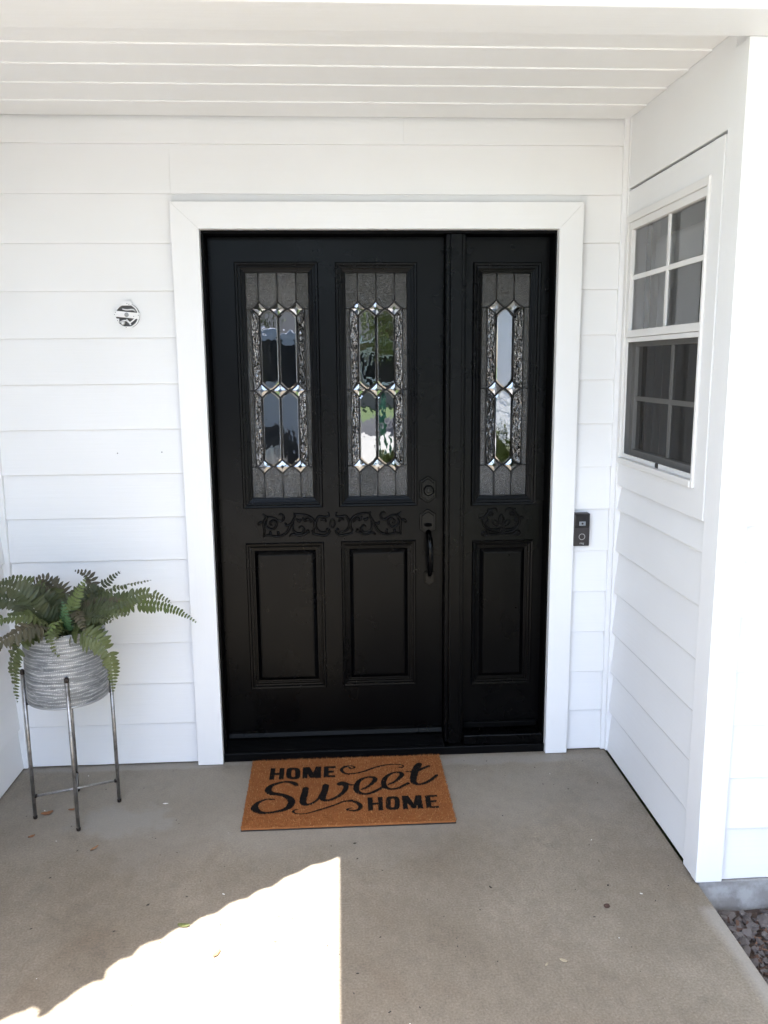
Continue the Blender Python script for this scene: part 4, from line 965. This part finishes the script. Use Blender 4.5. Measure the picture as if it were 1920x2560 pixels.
# ------------------------------------------------------------------ things behind the camera, seen only as reflections
van = thing('parked_van', 'silver van parked on the driveway, reflected in the door glass', 'van', (-1.9, -9.0, -.03))
prof = [(-4.3, .35), (-4.3, 1.1), (-4.1, 1.25), (-3.2, 1.35), (-2.5, 2.05), (-1.6, 2.12), (.15, 2.08), (.38, 1.95), (.42, .9), (.42, .35)]
MB().prism([(x, -8.05, z) for x, z in prof], (0, -1.85, 0)).build('body', 'van_paint', van, bevel=.05)
for x0, x1 in ((-3.0, -2.35), (-2.2, -1.2), (-1.05, .1)):
    zt = 1.92; MB().prism([(x0+(.0 if x0 > -2.5 else 0), -8.04, 1.35), (x1, -8.04, 1.35), (x1, -8.04, zt), (x0+(.45 if x0 < -2.5 else 0), -8.04, zt if x0 > -2.5 else 1.85)], (0, -.012, 0)).build('window', 'van_glass', van)
for wx in (-.45, -3.25):
    for wy in (-8.06, -9.72):
        tw = MB().lathe([(.2, -.02), (.34, -.0), (.34, .2), (.2, .2)], (wx, wy-.02+.06, .31), 28, 'Y').build('wheel', 'tyre', van, smooth=False)
        MB().lathe([(0, -.055), (.06, -.05), (.19, -.035), (.2, .1)], (wx, wy+.02, .31), 20, 'Y').build('rim', 'rim', tw)
    MB().lathe([(.0, -.012), (.42, -.012), (.42, .2)], (wx, -8.06, .36), 28, 'Y').build('wheel_arch', 'tyre', van)
MB().box((.40, -8.12, 1.0), (.44, -8.02, 1.35)).build('tail_light', 'lamp_red', van)

nh = thing('neighbour_house', 'tan house with slate roof across the road, reflected in the door glass', 'house', (0, -30, -.12))
MB().box((-14, -38, -.12), (12, -29, 2.5)).build('wall', 'house_tan', nh)
MB().prism([(-14.6, -28.4, 2.35), (-14.6, -33.5, 5.4), (-14.6, -38.6, 2.35)], (27.2, 0, 0)).build('roof', 'roof_slate', nh)
MB().box((-14.6, -28.42, 2.28), (12.6, -28.3, 2.45)).build('gutter', 'white_x', nh)
for x0 in (-10, -6, 1.5, 5): 
    wf = MB().box((x0, -29.02, .8), (x0+1.6, -28.95, 2.0)).build('window', 'white_x', nh); MB().box((x0+.1, -28.96, .9), (x0+1.5, -28.93, 1.9)).build('pane', 'van_glass', wf)
MB().box((-2.4, -29.03, -.1), (-1.4, -28.95, 2.0)).build('door', 'brick_dark', nh)

def bush(x, y, r_, h_, label, seed):
    rr = random.Random(seed); b = thing('shrub', label, 'shrub', (x, y, -.11), 'shrubs along the garage wing')
    mb = MB()
    for k in range(5):
        a = rr.uniform(0, 6.28); mb.tube([(x, y, -.12), (x+math.cos(a)*r_*.4, y+math.sin(a)*r_*.4, h_*.5), (x+math.cos(a)*r_*.6, y+math.sin(a)*r_*.6, h_*.8)], [.012, .008, .004], 6)
    mb.build('stem', 'bark', b)
    V = []; F = []
    for k in range(1500):
        a = rr.uniform(0, 6.28); ph = rr.uniform(-.3, 1.57); q = r_*rr.uniform(.6, 1.05)*(1+.2*math.sin(3*a+seed))
        c = Vector((x+math.cos(a)*math.cos(ph)*q, y+math.sin(a)*math.cos(ph)*q, .12+(h_-.12)*max(-.2, math.sin(ph))*rr.uniform(.75, 1.05)))
        d = Vector((rr.gauss(0, 1), rr.gauss(0, 1), rr.gauss(.4, .8))).normalized(); e = d.orthogonal().normalized(); L = rr.uniform(.03, .06); W = L*.35; n_ = len(V)
        V += [c-d*L, c+e*W, c+d*L, c-e*W]; F.append((n_, n_+1, n_+2, n_+3))
    obj('foliage', V, F, 'bush_leaf', b)
bush(2.28, -5.4, .36, .72, 'sunlit yellow green shrub against the garage wing, reflected in the sidelight', 3)
bush(1.15, -6.0+.3, .30, .62, 'leafy shrub at the driveway edge, reflected in the door glass', 5)
bush(2.35, -7.0, .38, .85, 'taller green shrub further along the garage wing', 9)
gp = thing('green_post', 'dark green post on the lawn, reflected in the door glass', 'post', (1.30, -11, -.12)); MB().tube([(1.30, -11.0, -.12), (1.30, -11.0, 1.1)], .07, 14).build('pole', 'post_green', gp, smooth=True); MB().lathe([(0, 1.1), (.085, 1.1), (.085, 1.13), (0, 1.16)], (1.30, -11, 0), 14).build('cap', 'post_green', gp)

def tree(x, y, h_, r_, label, seed):
    rr = random.Random(seed); tr_ = thing('street_tree', label, 'tree', (x, y, -.12), 'trees across the driveway')
    mb = MB().tube([(x, y, -.15), (x+.05, y, h_*.3), (x-.05, y+.1, h_*.6), (x, y, h_*.85)], [.16, .12, .08, .03], 9)
    for k in range(7):
        a = rr.uniform(0, 6.28); z = h_*rr.uniform(.35, .6); mb.tube([(x, y, z), (x+math.cos(a)*r_*.4, y+math.sin(a)*r_*.4, z+h_*.15), (x+math.cos(a)*r_*.75, y+math.sin(a)*r_*.75, z+h_*.25)], [.06, .04, .015], 6)
    mb.build('trunk', 'bark', tr_, smooth=True)
    V = []; F = []; cl = [Vector((x+rr.gauss(0, .42)*r_, y+rr.gauss(0, .42)*r_, h_*.68+rr.gauss(0, .17)*h_)) for k in range(34)]
    for k in range(3400):
        c = rr.choice(cl)+Vector((rr.gauss(0, 1), rr.gauss(0, 1), rr.gauss(0, .8)))*r_*.19
        d = Vector((rr.gauss(0, 1), rr.gauss(0, 1), rr.gauss(0, 1))).normalized(); e = d.orthogonal().normalized(); L = rr.uniform(.06, .13); n_ = len(V)
        V += [c-d*L, c+e*L*.5, c+d*L, c-e*L*.5]; F.append((n_, n_+1, n_+2, n_+3))
    obj('crown', V, F, 'bush_leaf', tr_)
tree(2.3, -18.5, 5.2, 1.7, 'leafy green tree before the tan house, reflected in the right door glass', 21)
tree(-2.6, -20.5, 6.0, 1.9, 'taller leafy tree behind the silver van, reflected in the left door glass', 22)
